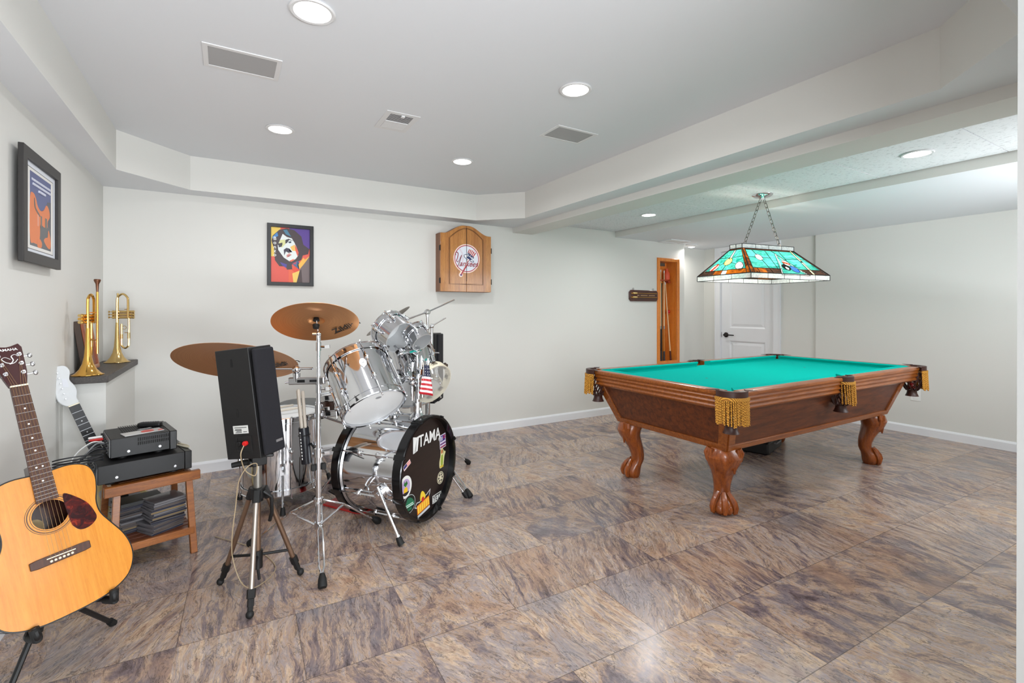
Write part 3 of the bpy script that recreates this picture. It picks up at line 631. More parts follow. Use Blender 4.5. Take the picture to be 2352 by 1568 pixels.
def picture_frame(root, w, h, bw, d, m, mt):
    b = MB(); b.ring([(0, 0), (w, 0), (w, h), (0, h)], [(bw, bw), (w-bw, bw), (w-bw, h-bw), (bw, h-bw)], m, 0, d); b.prism([(bw, bw), (w-bw, bw), (w-bw, h-bw), (bw, h-bw)], m, .002, .006); obj('frame', b, mt, root, bev=.002)
# pop-art portrait on the back wall
P = thing('framed_poster', 'black framed pop art portrait print with white letters on the back wall', 'picture', (.277, YB, 1.40))
m = frame((0, 0, 0), (1, 0, 0), (0, 0, 1)); picture_frame(P, .34, .49, .028, .022, m, FRAMEK)
PW, PH = .284, .434
def pp(*q): return [(.028+(x-268)/724*PW, .028+(1305-y)/1050*PH) for x, y in q]
Lz = [(pp((268, 255), (992, 255), (992, 1305), (268, 1305)), (222, 84, 68)), (pp((268, 255), (440, 255), (440, 520), (330, 700), (350, 820), (268, 815)), (236, 200, 84)), (pp((600, 255), (992, 255), (992, 640), (800, 640), (640, 400)), (84, 52, 142)),
      (pp((590, 1050), (700, 1000), (700, 1305), (590, 1305)), (232, 98, 62)), (pp((992, 760), (992, 1305), (850, 1305), (780, 1100), (860, 920)), (112, 96, 96)), (pp((740, 1305), (760, 1120), (830, 1040), (850, 1305)), (66, 46, 46)), (pp((660, 1130), (800, 1070), (740, 1305), (680, 1305)), (240, 200, 96)),
      (pp((770, 960), (880, 800), (960, 760), (985, 790), (880, 940), (800, 1040)), (238, 180, 72)), (pp((860, 800), (960, 750), (985, 780), (900, 850)), (226, 92, 74)), (pp((650, 1060), (720, 960), (790, 1060), (700, 1110)), (226, 70, 40)),
      (pp((278, 520), (300, 420), (420, 300), (560, 262), (700, 290), (830, 400), (870, 560), (985, 640), (960, 740), (860, 770), (830, 860), (760, 900), (650, 960), (660, 1050), (560, 1060), (540, 1000), (420, 1000), (340, 890), (330, 700)), (62, 46, 50)),
      (pp((290, 450), (380, 350), (400, 420), (300, 480)), (60, 130, 196)), (pp((490, 300), (560, 290), (640, 420), (540, 380)), (64, 120, 148)), (pp((430, 920), (560, 960), (545, 1030), (470, 980)), (74, 60, 150)),
      (pp((480, 375), (560, 430), (650, 450), (700, 530), (750, 640), (770, 780), (720, 850), (610, 900), (500, 830), (400, 690), (390, 600), (430, 500)), (226, 232, 230)),
      (pp((430, 500), (520, 480), (540, 560), (470, 640), (400, 600)), (214, 214, 150)), (pp((620, 620), (700, 570), (730, 690), (660, 690)), (240, 190, 92)), (pp((705, 560), (750, 640), (780, 720), (760, 800), (720, 690)), (220, 92, 70)), (pp((600, 890), (680, 850), (700, 870), (640, 905)), (230, 110, 70)),
      (pp((400, 560), (480, 570), (460, 625), (410, 640)), (56, 50, 60)), (pp((530, 490), (590, 462), (690, 500), (600, 485), (560, 545), (530, 560)), (52, 44, 52)), (pp((580, 520), (640, 505), (640, 540), (600, 548)), (70, 80, 92)), (pp((390, 575), (470, 545), (480, 560), (400, 600)), (48, 40, 46)),
      (pp((500, 680), (550, 640), (600, 650), (605, 700), (660, 715), (590, 735), (540, 710), (510, 790)), (48, 40, 60)), (pp((550, 780), (600, 740), (650, 770), (600, 800), (560, 830)), (212, 150, 142)), (pp((555, 795), (640, 775), (590, 812)), (150, 60, 66)),
      (pp((660, 940), (760, 880), (790, 920), (760, 980), (790, 1050), (700, 980)), (60, 98, 140)), (pp((665, 935), (740, 900), (720, 960)), (180, 60, 90))]
flat('print', Lz, P, m @ M.Translation((0, 0, .006)), .00015)
b = MB()
for ch, y in zip('Bonzo', (475, 555, 637, 710, 785)): x_, y_ = pp((337, y))[0]; b.text(ch, m @ M.Translation((x_, y_, .0108)), .038, .0004, bold=.0006)
obj('lettering', b, WPLAS, P)
b = MB(); b.prism(pp((268, 255), (992, 255), (992, 1305), (268, 1305)), m, .012, .0135)
# guitar poster on the left wall
P = thing('framed_poster', 'charcoal framed guitar poster with white mat on the left wall', 'picture', (XL, 2.60, 1.395)); mL = frame((.012, 0, 0), (0, 1, 0), (0, 0, 1)); w, h = .495, .465
mL = frame((.02, 0, 0), (0, 1, 0), (0, 0, 1)); picture_frame(P, w, h, .046, .018, mL, FRAMEG)
b = MB(); b.bx(.002, .022, .15, .35, .12, .40); obj('hanging_backing', b, FRAMEG, P)
def gp(*q): return [(.128+x*.26, .098+y*.27) for x, y in q]
L2 = [([(.046, .046), (w-.046, .046), (w-.046, h-.046), (.046, h-.046)], (222, 226, 234)), ([(.085, .06), (w-.075, .06), (w-.075, h-.066), (.085, h-.066)], (70, 66, 70)), ([(.088, .063), (w-.078, .063), (w-.078, h-.069), (.088, h-.069)], (232, 230, 226)),
      (gp((-.06, -.08), (1.0, -.08), (1.0, 1.06), (-.06, 1.06)), (84, 92, 138)), (gp((-.06, -.08), (1, -.08), (1, .35), (.5, .42), (.3, .3), (-.06, .5)), (94, 94, 98)), (gp((.62, .35), (1, .3), (1, .75), (.8, .72)), (88, 88, 96)),
      (smooth(gp((-.05, .66), (.1, .74), (.22, .68), (.3, .58), (.45, .52), (.62, .56), (.75, .66), (.88, .62), (.94, .5), (.82, .4), (.8, .3), (.62, .28), (.44, .3), (.42, .12), (.34, -.02), (.12, -.03), (-.05, .02)), 4, True), (226, 124, 66)),
      (smooth(gp((.86, .26), (.93, .2), (.99, .06), (.95, -.04), (.8, -.03), (.62, .06), (.72, .12), (.82, .14)), 4, True), (226, 124, 66)), (smooth(gp((.3, .05), (.42, .06), (.52, .0), (.48, -.07), (.3, -.07)), 4, True), (226, 124, 66)),
      (gp((.45, .27), (.52, .27), (.52, .44), (.45, .44)), (110, 104, 96)), (gp((.68, .27), (.78, .27), (.78, .44), (.68, .44)), (110, 104, 96)), (gp((.28, .26), (.36, .26), (.36, .44), (.28, .44)), (226, 150, 120)), (smooth(gp((.13, .66), (.16, .66), (.2, .54), (.4, .45), (.39, .42), (.16, .52)), 4, True), (110, 96, 92))]
for k, (a_, b_, n) in enumerate(((.02, .96, 20), (.06, .94, 18), (.34, .66, 7))):
    for i in range(n):
        x0 = a_+(b_-a_)*i/n; L2.append((gp((x0, .93-.07*k), (x0+(b_-a_)/n*.7, .93-.07*k), (x0+(b_-a_)/n*.7, .965-.07*k), (x0, .965-.07*k)), (206, 208, 222)))
flat('print', L2, P, mL @ M.Translation((0, 0, .006)), .0001)
# dart cabinet with arched top
PINE = wood('knotty_pine', (168, 104, 42), (206, 144, 70), .3, (16, 16, 1.1), 3, .05, .5); t = NT(PINE)
sx_ = t.n('SeparateXYZ', Vector=t.oc()).outputs[0]; pk = t.n('TexWhiteNoise', Vector=t.n('CombineXYZ', X=t.math('FLOOR', t.math('DIVIDE', sx_, .047))).outputs[0]).outputs[0]; o0 = t.b.inputs['Base Color'].links[0].from_socket; t.link(t.mix(t.math('MULTIPLY', pk, .5), o0, lin((146, 84, 32))), 'Base Color')
vo = t.n('TexVoronoi', Vector=t.mapped(t.oc(), (1, 1, .6)), Scale=9).outputs[0]; k_ = t.math('LESS_THAN', vo, .075); old = t.b.inputs['Base Color'].links[0].from_socket; t.link(t.mix(t.math('MULTIPLY', k_, .75), old, lin((70, 34, 16))), 'Base Color')
PINES = wood('cabinet_side', (112, 66, 34), (134, 84, 48), .4, (14, 14, 1), 4, .05)
CW, CH, CA = .523, .54, .083
K = thing('dart_cabinet', 'arched pine dart cabinet with round baseball emblem high on the back wall', 'cabinet', (1.687, YB, 1.378))
mk = frame((0, 0, 0), (1, 0, 0), (0, 0, 1))
def top(x):
    u = abs(x-CW/2)/(CW/2); u = max(0, min(1, (1-u)/.86)) if u > .14 else 1
    u = min(1, max(0, (1-abs(x-CW/2)/(CW/2)-.10)/.90)); return CH+CA*(.5-.5*math.cos(PI*min(1, u*1.12)))
xs = [CW*i/40 for i in range(41)]
b = MB(); b.prism([(0, 0)]+[(CW, 0)]+[(x, top(x)) for x in xs[::-1]], mk, 0, .098); obj('carcass', b, PINES, K, ang=25)
for s in (0, 1):
    q = [x for x in xs if (x <= CW/2+1e-6 if s == 0 else x >= CW/2-1e-6)]; x0, x1 = (q[0], q[-1]-.0012) if s == 0 else (q[0]+.0012, q[-1]); q = [x0]+q[1:-1]+[x1]
    b = MB(); b.prism([(x0, .001)]+[(x1, .001)]+[(x, top(x)-.001) for x in q[::-1]], mk, .099, .119); D = obj('door', b, PINE, K, bev=.0015, ang=25)
    b = MB(); e = .085; iy = .068
    P1 = [(x0+e if s == 0 else x1-e, iy)]+([(x1, iy)] if s == 0 else [(x0, iy)])
    xo, xi = (e, CW/2-.0012) if s == 0 else (CW-e, CW/2+.0012)
    ln = [(xi, iy), (xo, iy), (xo, CH-.04)]+[(xo+(xi-xo)*i/10, CH-.04+(.098)*math.sin(PI/2*i/10)) for i in range(1, 11)]
    for off in (0, .006):
        b.tube([mk @ V((x+(off if s == 0 else -off)*(1 if i < 3 else .3), y+off*(1 if i < 2 else -1), .1192)) for i, (x, y) in enumerate(ln)], .0017, 5)
    obj('panel_groove', b, mat('groove_dark', (74, 40, 18), .6), D)
for x in (-.003, CW+.003):
    for z in (.10, .40): b = MB(); b.bx(x-.005, x+.005, -.118, -.10, z-.022, z+.022); b.cyl((x, -.119, z-.026), (x, -.119, z+.026), .0045); obj('hinge', b, BRONZE, K)
ex, ez, R = .264, .313, .136
def E_(*q): return [(ex+x*R, ez+y*R) for x, y in q]
def ring_(r, n=48): return E_(*[(r*math.cos(2*PI*i/n), r*math.sin(2*PI*i/n)) for i in range(n)])
NAVY, CRIM, PALE, WH = (24, 42, 92), (172, 34, 52), (246, 222, 212), (226, 230, 240)
LY = [(ring_(1), PALE), (E_(*[(x-.445, y-1.14) for x, y in circ(.15, 20)]), PALE), (E_((-.42, -.75), (-.2, -.75), (-.35, -1.15), (-.55, -1.1)), PALE), (ring_(.93), CRIM), (ring_(.875), WH)]
for sg, (cx, r0, r1) in ((-1, (-1.15, .9, 2.2)), (1, (1.15, .9, 2.2))):
    for i in range(16):
        a = -.75+1.5*i/15; x = cx-sg*(-.83)*math.cos(a)*1.0 if False else cx+(-sg)*.86*math.cos(a); y = .86*math.sin(a)
        if x*x+y*y < .72: LY.append((E_((x-.055, y-.012), (x+.05, y+.03), (x+.05, y+.05), (x-.055, y+.008)), (206, 120, 132)))
LY += [(smooth(E_((-.22, .22), (-.1, .3), (.08, .24), (.3, .05), (.54, -.16), (.5, -.24), (.3, -.18), (.02, -.06), (-.18, .08)), 5, True), NAVY), (smooth(E_((-.19, .21), (-.1, .26), (.08, .2), (.3, .02), (.49, -.16), (.47, -.2), (.3, -.14), (.02, -.02), (-.15, .1)), 5, True), (240, 240, 244)),
       (E_((.06, .38), (.5, .02), (.72, .28), (.62, .5), (.34, .68), (.16, .66)), (244, 240, 240))]
for i in range(5):
    f = i/4.6; g = (i+.55)/4.6; LY.append((E_((.06+.46*f, .40-.26*f), (.06+.46*g, .40-.26*g), (.17+.54*g, .66-.26*g+.06*math.sin(PI*g)), (.17+.54*f, .66-.26*f+.06*math.sin(PI*f))), (178, 36, 44)))
LY += [(E_((.05, .30), (.5, .02), (.55, .12), (.10, .42)), NAVY)]
for i in range(3): x, y = .14+.15*i, .31-.1*i; LY.append((E_(*[(x+(.035 if k % 2 == 0 else .015)*math.sin(PI*k/5), y+(.035 if k % 2 == 0 else .015)*math.cos(PI*k/5)) for k in range(10)]), (244, 244, 248)))
LY += [(smooth(E_((-.02, .12), (.12, .16), (.34, -.02), (.3, -.1), (.18, -.06), (.12, -.02), (.02, .04)), 4, True), NAVY), (E_((.08, .0), (.2, -.06), (-.3, -.98), (-.37, -.95)), CRIM), (E_((.09, .0), (.17, -.05), (-.31, -.92), (-.35, -.91)), (244, 232, 228)), (E_((-.05, -.42), (.05, -.47), (-.3, -.98), (-.37, -.95)), CRIM), (E_(*[(x-.43, y-1.14) for x, y in circ(.07, 16)]), (90, 70, 130)), (E_((-.37, -.95), (-.3, -.98), (-.4, -1.14), (-.46, -1.12)), CRIM)]
em = flat('emblem', LY, K, mk @ M.Translation((0, 0, .119)), .00006)
b = MB(); zt = .119+.00006*len(LY)+.0006; mt_ = mk @ M.Translation((ex, ez, zt))
b.text('ankees', mt_ @ M.Translation((.14*R*.9, -.37*R, 0)), .072, .0004, shear=.35, sx=.98, bold=.0003)
def stroke(P_, r): b.tube([mt_ @ V((x*R, y*R, 0)) for x, y in smooth(P_, 6)], r, 6, flat=.4)
stroke([(-.82, .2), (-.86, .34), (-.74, .4), (-.66, .28), (-.72, .0), (-.78, -.18), (-.7, -.26), (-.58, -.14), (-.42, .2)], .0042); stroke([(-.4, .22), (-.5, -.12), (-.66, -.5), (-.72, -.6)], .005)
obj('lettering', b, pm((150, 30, 48)), em)
b = MB(); b.bx(CW/2-.0015, CW/2+.0015, -.1225, -.118, .1, .6); obj('door_gap', b, DARK, K)
# score counter beside the cue niche
r = thing('score_counter', 'dark wooden score counter with brass beads left of the cue niche', 'scoreboard', (4.135, YB, 1.315)); ms_ = frame((0, 0, 0), (1, 0, 0), (0, 0, 1)); w, h = .475, .135
b = MB(); b.prism([(.025, 0), (w-.025, 0), (w, .025), (w, h-.025), (w-.025, h), (.025, h), (0, h-.025), (0, .025)], ms_, .002, .022); MAHO = wood('mahogany', (58, 28, 22), (84, 42, 32), .3, (1, 14, 14), 5, .04, .4); obj('board', b, MAHO, r, bev=.004)
for z in (.047, .095):
    b = MB(); b.tube([(.03, -.03, z), (w-.03, -.03, z)], .0038, 8)
    for x in (.03, w-.03): b.tube([(x, -.02, z), (x, -.032, z)], .005, 8)
    R_ = obj('rod', b, GOLD, r)
    for k in range(4): b = MB(); b.lathe([(.0, -.0085), (.008, -.008), (.014, 0), (.008, .008), (0, .0085)], (.052+k*.018, -.03, z), (1, 0, 0), 14); obj('bead', b, GOLD2, R_)
b = MB()
for k in range(26):
    if k in (3, 4, 15, 16): continue
    b.bx(.125+k*.0115, .132+k*.0115, -.0232, -.022, .066, .075)
obj('engraving', b, pm((196, 160, 116)), r)
for x in (.07, w-.07): b = MB(); b.torus((x, -.01, h+.012), (0, 1, 0), .011, .0022, 16, 6); b.tube([(x, -.008, h-.012), (x, -.008, h+.004)], .003, 6); obj('hanging_ring', b, STEEL, r)
# cue niche: lined recess with rack
ORW = wood('orange_wood', (222, 122, 40), (238, 150, 62), .3, (14, 14, 1), 4, .04, .4)
r = thing('cue_niche', 'orange wood lined niche for pool cues set in the back wall', 'niche', (4.815, YB, .5)); mn = frame((0, 0, 0), (1, 0, 0), (0, 0, 1))
b = MB(); b.ring([(-.2, .03), (.2, .03), (.2, 1.362), (-.2, 1.362)], [(-.157, .07), (.157, .07), (.157, 1.325), (-.157, 1.325)], mn, 0, .016); b.ring([(-.195, .035), (.195, .035), (.195, 1.357), (-.195, 1.357)], [(-.185, .045), (.185, .045), (.185, 1.347), (-.185, 1.347)], mn, .016, .02); obj('frame', b, ORW, r, bev=.002)
b = MB(); b.sm = False; b.bx(-.159, -.154, .002, .166, 0, 1.33); b.bx(.154, .159, .002, .166, 0, 1.33); b.bx(-.159, .159, .162, .166, 0, 1.33); b.bx(-.159, .159, .002, .166, 1.322, 1.328); b.bx(-.159, .159, .002, .166, .0, .02); obj('lining', b, ORW, r)
b = MB(); b.bx(-.15, .12, .156, .162, 1.28, 1.32); b.bx(-.15, .0, .155, .162, 1.09, 1.27); obj('back_panel', b, mat('niche_photo', (96, 90, 84), .5), r)
b = MB(); b.prism([(-.154, .162), (-.154, .085), (-.10, .06), (.05, .06), (.085, .075), (.13, .09), (.135, .13), (.12, .162)], M.Translation((0, 0, 0)), 1.083, 1.098); obj('rack_shelf', b, mat('rack_red', (176, 78, 44), .4), r, bev=.002)
b = MB(); b.prism([(.095, .08), (.14, .08), (.14, .13), (.095, .13)], M(), 1.06, 1.083); obj('bracket', b, mat('bracket_red', (170, 66, 40), .4), r)
b = MB(); b.bx(.012, .075, .156, .162, .02, 1.06); obj('green_strip', b, mat('green_strip', (44, 58, 40), .6), r)
MAPLE = mat('maple', (232, 196, 148), .3); CUEK = mat('cue_black', (20, 18, 20), .25); WRAP = mat('cue_wrap', (62, 60, 62), .75)
def cue(x, y0, x1, y1, z1, lab, butt=(20, 18, 20), tone=None, wrap=True, zj=.985, zw=.68):
    q = thing('pool_cue', lab, 'pool cue', (x, y0, .521), group='pool cues standing in the niche'); A, B = V((0, 0, 0)), V((x1-x, y1-y0, z1-.521)); L = B.z
    def at(z): return A.lerp(B, (z-.521)/L)
    b = MB(); b.tube([at(zj+.02), B], [.0098, .0068], 10); obj('shaft', b, tone or MAPLE, q)
    b = MB(); b.tube([at(.525), at(zj+.02)], [.0145, .0100], 10); bo = obj('butt', b, mat('cue_butt', butt, .22), q)
    if wrap:
        b = MB(); b.tube([at(.56), at(zw)], [.0149, .0134], 10); obj('wrap', b, WRAP, bo)
        b = MB(); b.tube([at(zj-.02), at(zj+.02)], [.0106, .0102], 10); obj('joint_collar', b, STEEL, bo)
    b = MB(); b.tube([at(.521), at(.528)], .0142, 10); obj('bumper', b, RUBBER, bo)
    b = MB(); b.tube([at(z1-.03), B], [.0071, .0068], 10); obj('ferrule', b, WPLAS, q)
cue(4.739, 4.33, 4.739, 4.33, 1.70, 'pool cue with glossy black butt, leftmost in the niche'); cue(4.786, 4.332, 4.786, 4.332, 1.725, 'pool cue with dark brown butt, second from the left in the niche', (44, 24, 20))
cue(4.846, 4.33, 4.846, 4.33, 1.715, 'pool cue with amber butt above a grey wrap, third in the niche', (190, 116, 40))
cue(4.952, 4.31, 4.90, 4.36, 1.57, 'plain short cue leaning on the right side of the niche', (84, 34, 22), None, False, .66)
b = MB(); b.lathe([(0, 0), (.036, 0), (.040, .012), (.040, .06), (.037, .085), (.024, .11), (.017, .122), (.019, .14), (.017, .145), (0, .145)], n=24); o = obj('bottle', b, mat('orange_bottle', (226, 92, 58), .5)); o.location = (4.912, 4.345, 1.599); tag(o, 'matt orange bottle standing on the niche rack shelf', 'bottle')
b = MB(); b.sph((0, 0, 0), .021, 16); b.cyl((0, 0, -.03), (0, 0, 0), .012); o = obj('cue_chalk_holder', b, RED); o.location = (4.9465, 4.345, 1.19); tag(o, 'small red ball fixed to the right wall of the niche by the leaning cue', 'ball')
# ---------------------------------------------------------------- drum kit
Rv, Fv = V((math.cos(YAW), -math.sin(YAW), 0)), V((math.sin(YAW), math.cos(YAW), 0))
CHROME3 = mat('brushed_chrome', (218, 219, 222), .16, 1)
HEADW = mat('drum_head', (226, 228, 228), .35, 0, Transmission_Weight=0.0); HOOPK = mat('black_hoop', (9, 9, 11), .16); EBONY = wood('ebony_head', (24, 16, 15), (38, 27, 24), .3, (1, 1, 9), 6, .02, .2)
SHELLIN = mat('shell_inside', (206, 207, 208), .35, .5); WALN = wood('walnut_shell', (48, 26, 20), (70, 38, 28), .25, (1, 1, 8), 4, .02, .6)
BRONZ = mat('cymbal_bronze', (206, 148, 98), .4, .82); t = NT(BRONZ)
sp = t.n('SeparateXYZ', Vector=t.oc()); rr = t.math('SQRT', t.math('ADD', t.math('MULTIPLY', sp.outputs[0], sp.outputs[0]), t.math('MULTIPLY', sp.outputs[1], sp.outputs[1])))
g_ = t.noise(t.n('CombineXYZ', X=t.math('MULTIPLY', rr, 260)).outputs[0], 1, 3); t.bump(g_, .12, .001); t.link(t.ramp(g_, (.3, (196, 136, 86)), (.7, (220, 162, 108))), 'Base Color'); t.b.inputs['Anisotropic'].default_value = .4
PEWT = mat('old_cymbal', (150, 140, 128), .32, 1)
def lug(b, p, d, o, L, big=True):   # double ended lug with tension rods; d along shell, o outward
    p, d, o = V(p), V(d).normalized(), V(o).normalized(); c = p+o*.012
    if big:
        b.tube([c-d*L*.5, c-d*L*.36, c-d*L*.22, c+d*L*.22, c+d*L*.36, c+d*L*.5], [.0045, .0085, .0075, .0075, .0085, .0045], 8)
        for s in (-1, 1): b.sph(c+d*s*L*.3, (.012, .012, .016), 10)
    else: b.sph(c, (.012, .012, .02), 10)
def drum(root, o, ax, R, H, shell, nl, bottom=True, hoop=None, badge=None, rodlen=None, headm=None, offs=.2, inside=None, open_=False):
    o = V(o); ax = V(ax).normalized(); hoop = hoop or CHROME          # o = centre of bottom edge, ax = up axis
    b = MB(); b.lathe([(R, .0), (R, H), (R-.006, H), (R-.006, 0), (R, 0)], o, ax, 56, mis=[0, 0, 1, 1]); obj('shell', b, [shell, SHELLIN], root, ang=30)
    def hp(z, up, nm):
        b = MB(); s = 1 if up else -1; b.lathe([(R+.003, z-s*.028), (R+.010, z-s*.028), (R+.010, z-s*.022), (R+.006, z-s*.02), (R+.006, z+s*.004), (R+.011, z+s*.007), (R+.009, z+s*.011), (R-.002, z+s*.010), (R-.002, z+s*.002), (R+.003, z-s*.004), (R+.003, z-s*.028)], o, ax, 56); return obj(nm, b, hoop, root, ang=30)
    hp(H, True, 'top_hoop'); b = MB(); b.lathe([(0, H+.001), (R-.012, H+.001), (R-.002, H-.002)], o, ax, 48); obj('head', b, headm or HEADW, root)
    if bottom:
        hp(0, False, 'bottom_hoop'); b = MB(); b.lathe([(0, -.001), (R-.012, -.001), (R-.002, .002)], o, ax, 48); obj('resonant_head', b, headm or HEADW, root)
    u = V((1, 0, 0)); u = (u-ax*u.dot(ax)).normalized(); w = ax.cross(u)
    for k in range(nl):
        a = 2*PI*k/nl+offs; n = u*math.cos(a)+w*math.sin(a); b = MB(); lo, hi = (.0 if bottom else H*.45), H
        c0, c1 = o+n*(R+.011)+ax*(lo-.026 if bottom else lo), o+n*(R+.011)+ax*(hi+.014)
        b.tube([c0, c1], .0033, 6); b.sph(c1, .0058, 8)
        if bottom: b.sph(c0, .0058, 8)
        Lm = rodlen or H*.62; lug(b, o+n*R+ax*(H*.5 if bottom else H*.6), ax, n, Lm if bottom else H*.4)
        obj('lug', b, CHROME, root)
    if badge is not None:
        n = u*math.cos(badge)+w*math.sin(badge); m = axm(o+n*(R+.001)+ax*H*.62, n, ax); b = MB(); b.prism(circ(.026, 24, ry=.018), m, -.001, .0025); b.prism(circ(.019, 24, ry=.012), m, .0025, .0045); b.lathe([(0, .008), (.005, .006), (.006, .002)], m.translation, n, 10); obj('badge', b, CHROME2, root)
BA, BF = V((-.599, .80, 0)).normalized(), V((1.0, 2.586, .312)); BU = V((0, 0, 1)); BRT = BA.cross(BU).normalized()*-1   # BRT: right as seen from the front
BRT = BU.cross(-BA).normalized()
D = thing('bass_drum', 'chrome bass drum with black hoops and stickers on its dark front head', 'bass drum', (BF.x+BA.x*.23, BF.y+BA.y*.23, 0))
R, LN = .272, .46
b = MB(); b.lathe([(R, .045), (R, LN-.045), (R-.006, LN-.045), (R-.006, .045), (R, .045)], BF, BA, 72); obj('shell', b, CHROME, D, W=True, ang=30)
for nm, z0, z1 in (('front_hoop', 0, .055), ('batter_hoop', LN-.055, LN)):
    b = MB(); b.lathe([(R+.004, z0), (R+.016, z0), (R+.020, z0+.004), (R+.020, z1-.004), (R+.016, z1), (R+.004, z1), (R+.004, z0)], BF, BA, 72); obj(nm, b, HOOPK, D, W=True, ang=30)
    b = MB(); zi = .055 if nm[0] == 'f' else LN-.055; b.lathe([(R+.002, zi), (R+.012, zi+.004 if nm[0] == 'f' else zi-.004), (R+.002, zi+.012 if nm[0] == 'f' else zi-.012)], BF, BA, 72); obj('rim_inlay', b, CHROME2, D, W=True)
b = MB(); b.lathe([(0, .040), (R+.006, .040), (R+.006, .044), (0, .044)], BF, BA, 64); HD = obj('front_head', b, EBONY, D, W=True)
b = MB(); b.lathe([(0, LN-.03), (R+.003, LN-.03)], BF, BA, 64); obj('batter_head', b, HEADW, D, W=True)
mh = frame(BF+BA*.0395, BRT, BU)
def hm(x, y, a=0): return mh @ M.Translation((x, y, 0)) @ M.Rotation(math.radians(a), 4, 'Z')
b = MB(); b.text('TAMA', hm(.052, .152), .094, .0006, sx=.92, bold=.0012); mo = hm(-.088, .152)
b.prism([(-.03, -.05), (.0, -.042), (.004, .034), (-.03, .042)], mo, 0, .0012); b.prism([(-.024, -.05), (.012, -.042), (.026, .034), (.008, .036)], mo, 0, .0012); b.text('R', hm(.158, .118), .014, .0005); b.torus((hm(.158, .118)).translation, BA, .010, .0008, 20, 4)
o = obj('lettering', b, WPLAS, HD, W=True, fix=False); o['label'] = 'white brand lettering across the head'
def sticker(nm, x, y, a, layers, txt=(), lab=None):
    m = hm(x, y, a); ms = []; b = MB(); b.sm = False
    for k, (poly, c) in enumerate(layers):
        q = pm(c)
        if q not in ms: ms.append(q)
        A = sum(poly[i-1][0]*poly[i][1]-poly[i][0]*poly[i-1][1] for i in range(len(poly)))
        b.prism(poly if A > 0 else poly[::-1], m, 0, .0004+.0001*k, ms.index(q))
    bmesh.ops.triangulate(b.bm, faces=[f for f in b.bm.faces if len(f.verts) > 4]); z = .0006+.0001*len(layers)
    for s, tx, ty, sz, c in txt:
        q = pm(c)
        if q not in ms: ms.append(q)
        b.text(s, m @ M.Translation((tx, ty, z)), sz, .0002, ms.index(q), bold=.0006)
    o = obj(nm, b, ms, HD, W=True); 
    if lab: o['label'] = lab
W_ = (232, 232, 228)
def rc(x0, y0, x1, y1): return [(x0, y0), (x1, y0), (x1, y1), (x0, y1)]
sticker('sticker', .128, -.222, 0, [(rc(-.052, -.026, .052, .026), (20, 20, 22)), (rc(-.049, -.023, .049, .023), W_), (rc(-.045, -.019, .045, .019), (20, 20, 22)), (rc(-.0425, -.0165, .0425, .0165), W_)], [('YETI', 0, 0, .043, (20, 20, 22))], 'white rectangular sticker with black capitals')
sticker('sticker', -.188, -.055, 0, [(circ(.056, 32, ry=.06), W_), (circ(.040, 28, ry=.043), (184, 160, 200)), (smooth([(0, .0), (.015, -.008), (.017, -.026), (.0, -.036), (-.017, -.026), (-.015, -.008)], 4, True), (232, 190, 40)), ([(0, .0), (.018, .014), (.006, .012), (.008, .034), (0, .02), (-.008, .034), (-.006, .012), (-.018, .014)], (40, 120, 50)), (arc(0, -.004, .04, .043, math.radians(215), math.radians(325), 10), (30, 26, 30))], (), 'round white sticker with a pineapple')
sticker('sticker', -.155, -.158, 0, [(circ(.058, 32, ry=.05), (190, 196, 196)), (circ(.055, 32, ry=.047), (20, 30, 26)), (smooth([(-.03, .0), (-.01, .036), (.03, .02), (.03, .0)], 4, True), (34, 110, 78)), (rc(-.046, -.018, .046, .006), (24, 120, 84)), (rc(-.042, -.014, .042, -.008), (200, 224, 212)), (rc(-.036, -.004, .036, .001), (200, 224, 212)), (rc(-.02, -.034, .022, -.022), (34, 110, 78))], (), 'oval green and black sticker')
sticker('sticker', -.02, -.198, 8, [([(-.085, .01), (-.06, .03), (-.03, .022), (0, .035), (.04, .03), (.085, .042), (.075, .016), (.06, .0), (-.06, -.006)], (200, 200, 200)), ([(-.078, .012), (-.058, .024), (-.03, .016), (0, .03), (.04, .024), (.076, .034), (.06, .004), (-.055, -.002)], (34, 28, 28)), (rc(-.062, -.044, .064, .010), (236, 132, 34)), (rc(-.062, -.062, .064, -.048), (214, 216, 218)), (smooth([(-.022, .02), (-.018, .055), (.0, .068), (.02, .05), (.026, .018)], 4, True), (240, 206, 60)), (circ(.014, 14, 0, .02), (206, 40, 40))]+[(rc(-.056+.02*k, -.038, -.042+.02*k, .004), (250, 206, 70)) for k in range(6)], (), 'orange and yellow sticker with lettering and wings')
sticker('sticker', .196, .096, 4, [(rc(-.034, -.042, .036, .042), (222, 214, 232)), (rc(-.028, .0, .028, .036), (60, 46, 130)), (rc(-.03, -.038, .034, -.028), (150, 60, 90)), (rc(-.03, -.02, .034, -.010), (110, 60, 120)), (rc(.006, .014, .034, .020), (196, 60, 80)), (rc(.006, .026, .034, .032), (196, 60, 80)), (rc(-.022, .006, -.015, .03), W_), (rc(-.008, .006, -.002, .03), W_)], (), 'flag coloured sticker near the upper edge')
sticker('sticker', .188, -.004, -4, [(smooth([(-.02, -.058), (.02, -.048), (.022, .0), (.04, .028), (.028, .036), (.012, .014), (.01, .05), (-.004, .06), (-.018, .05), (-.018, .014), (-.028, -.022)], 4, True), (232, 226, 170)), (smooth([(-.012, -.04), (.012, -.04), (.010, .014), (-.010, .014)], 4, True), (158, 176, 70)), (circ(.010, 14, -.004, .038, .013), (190, 110, 60)), (rc(-.02, -.056, .02, -.044), (214, 186, 60))], (), 'tall cream and green sticker on the right')
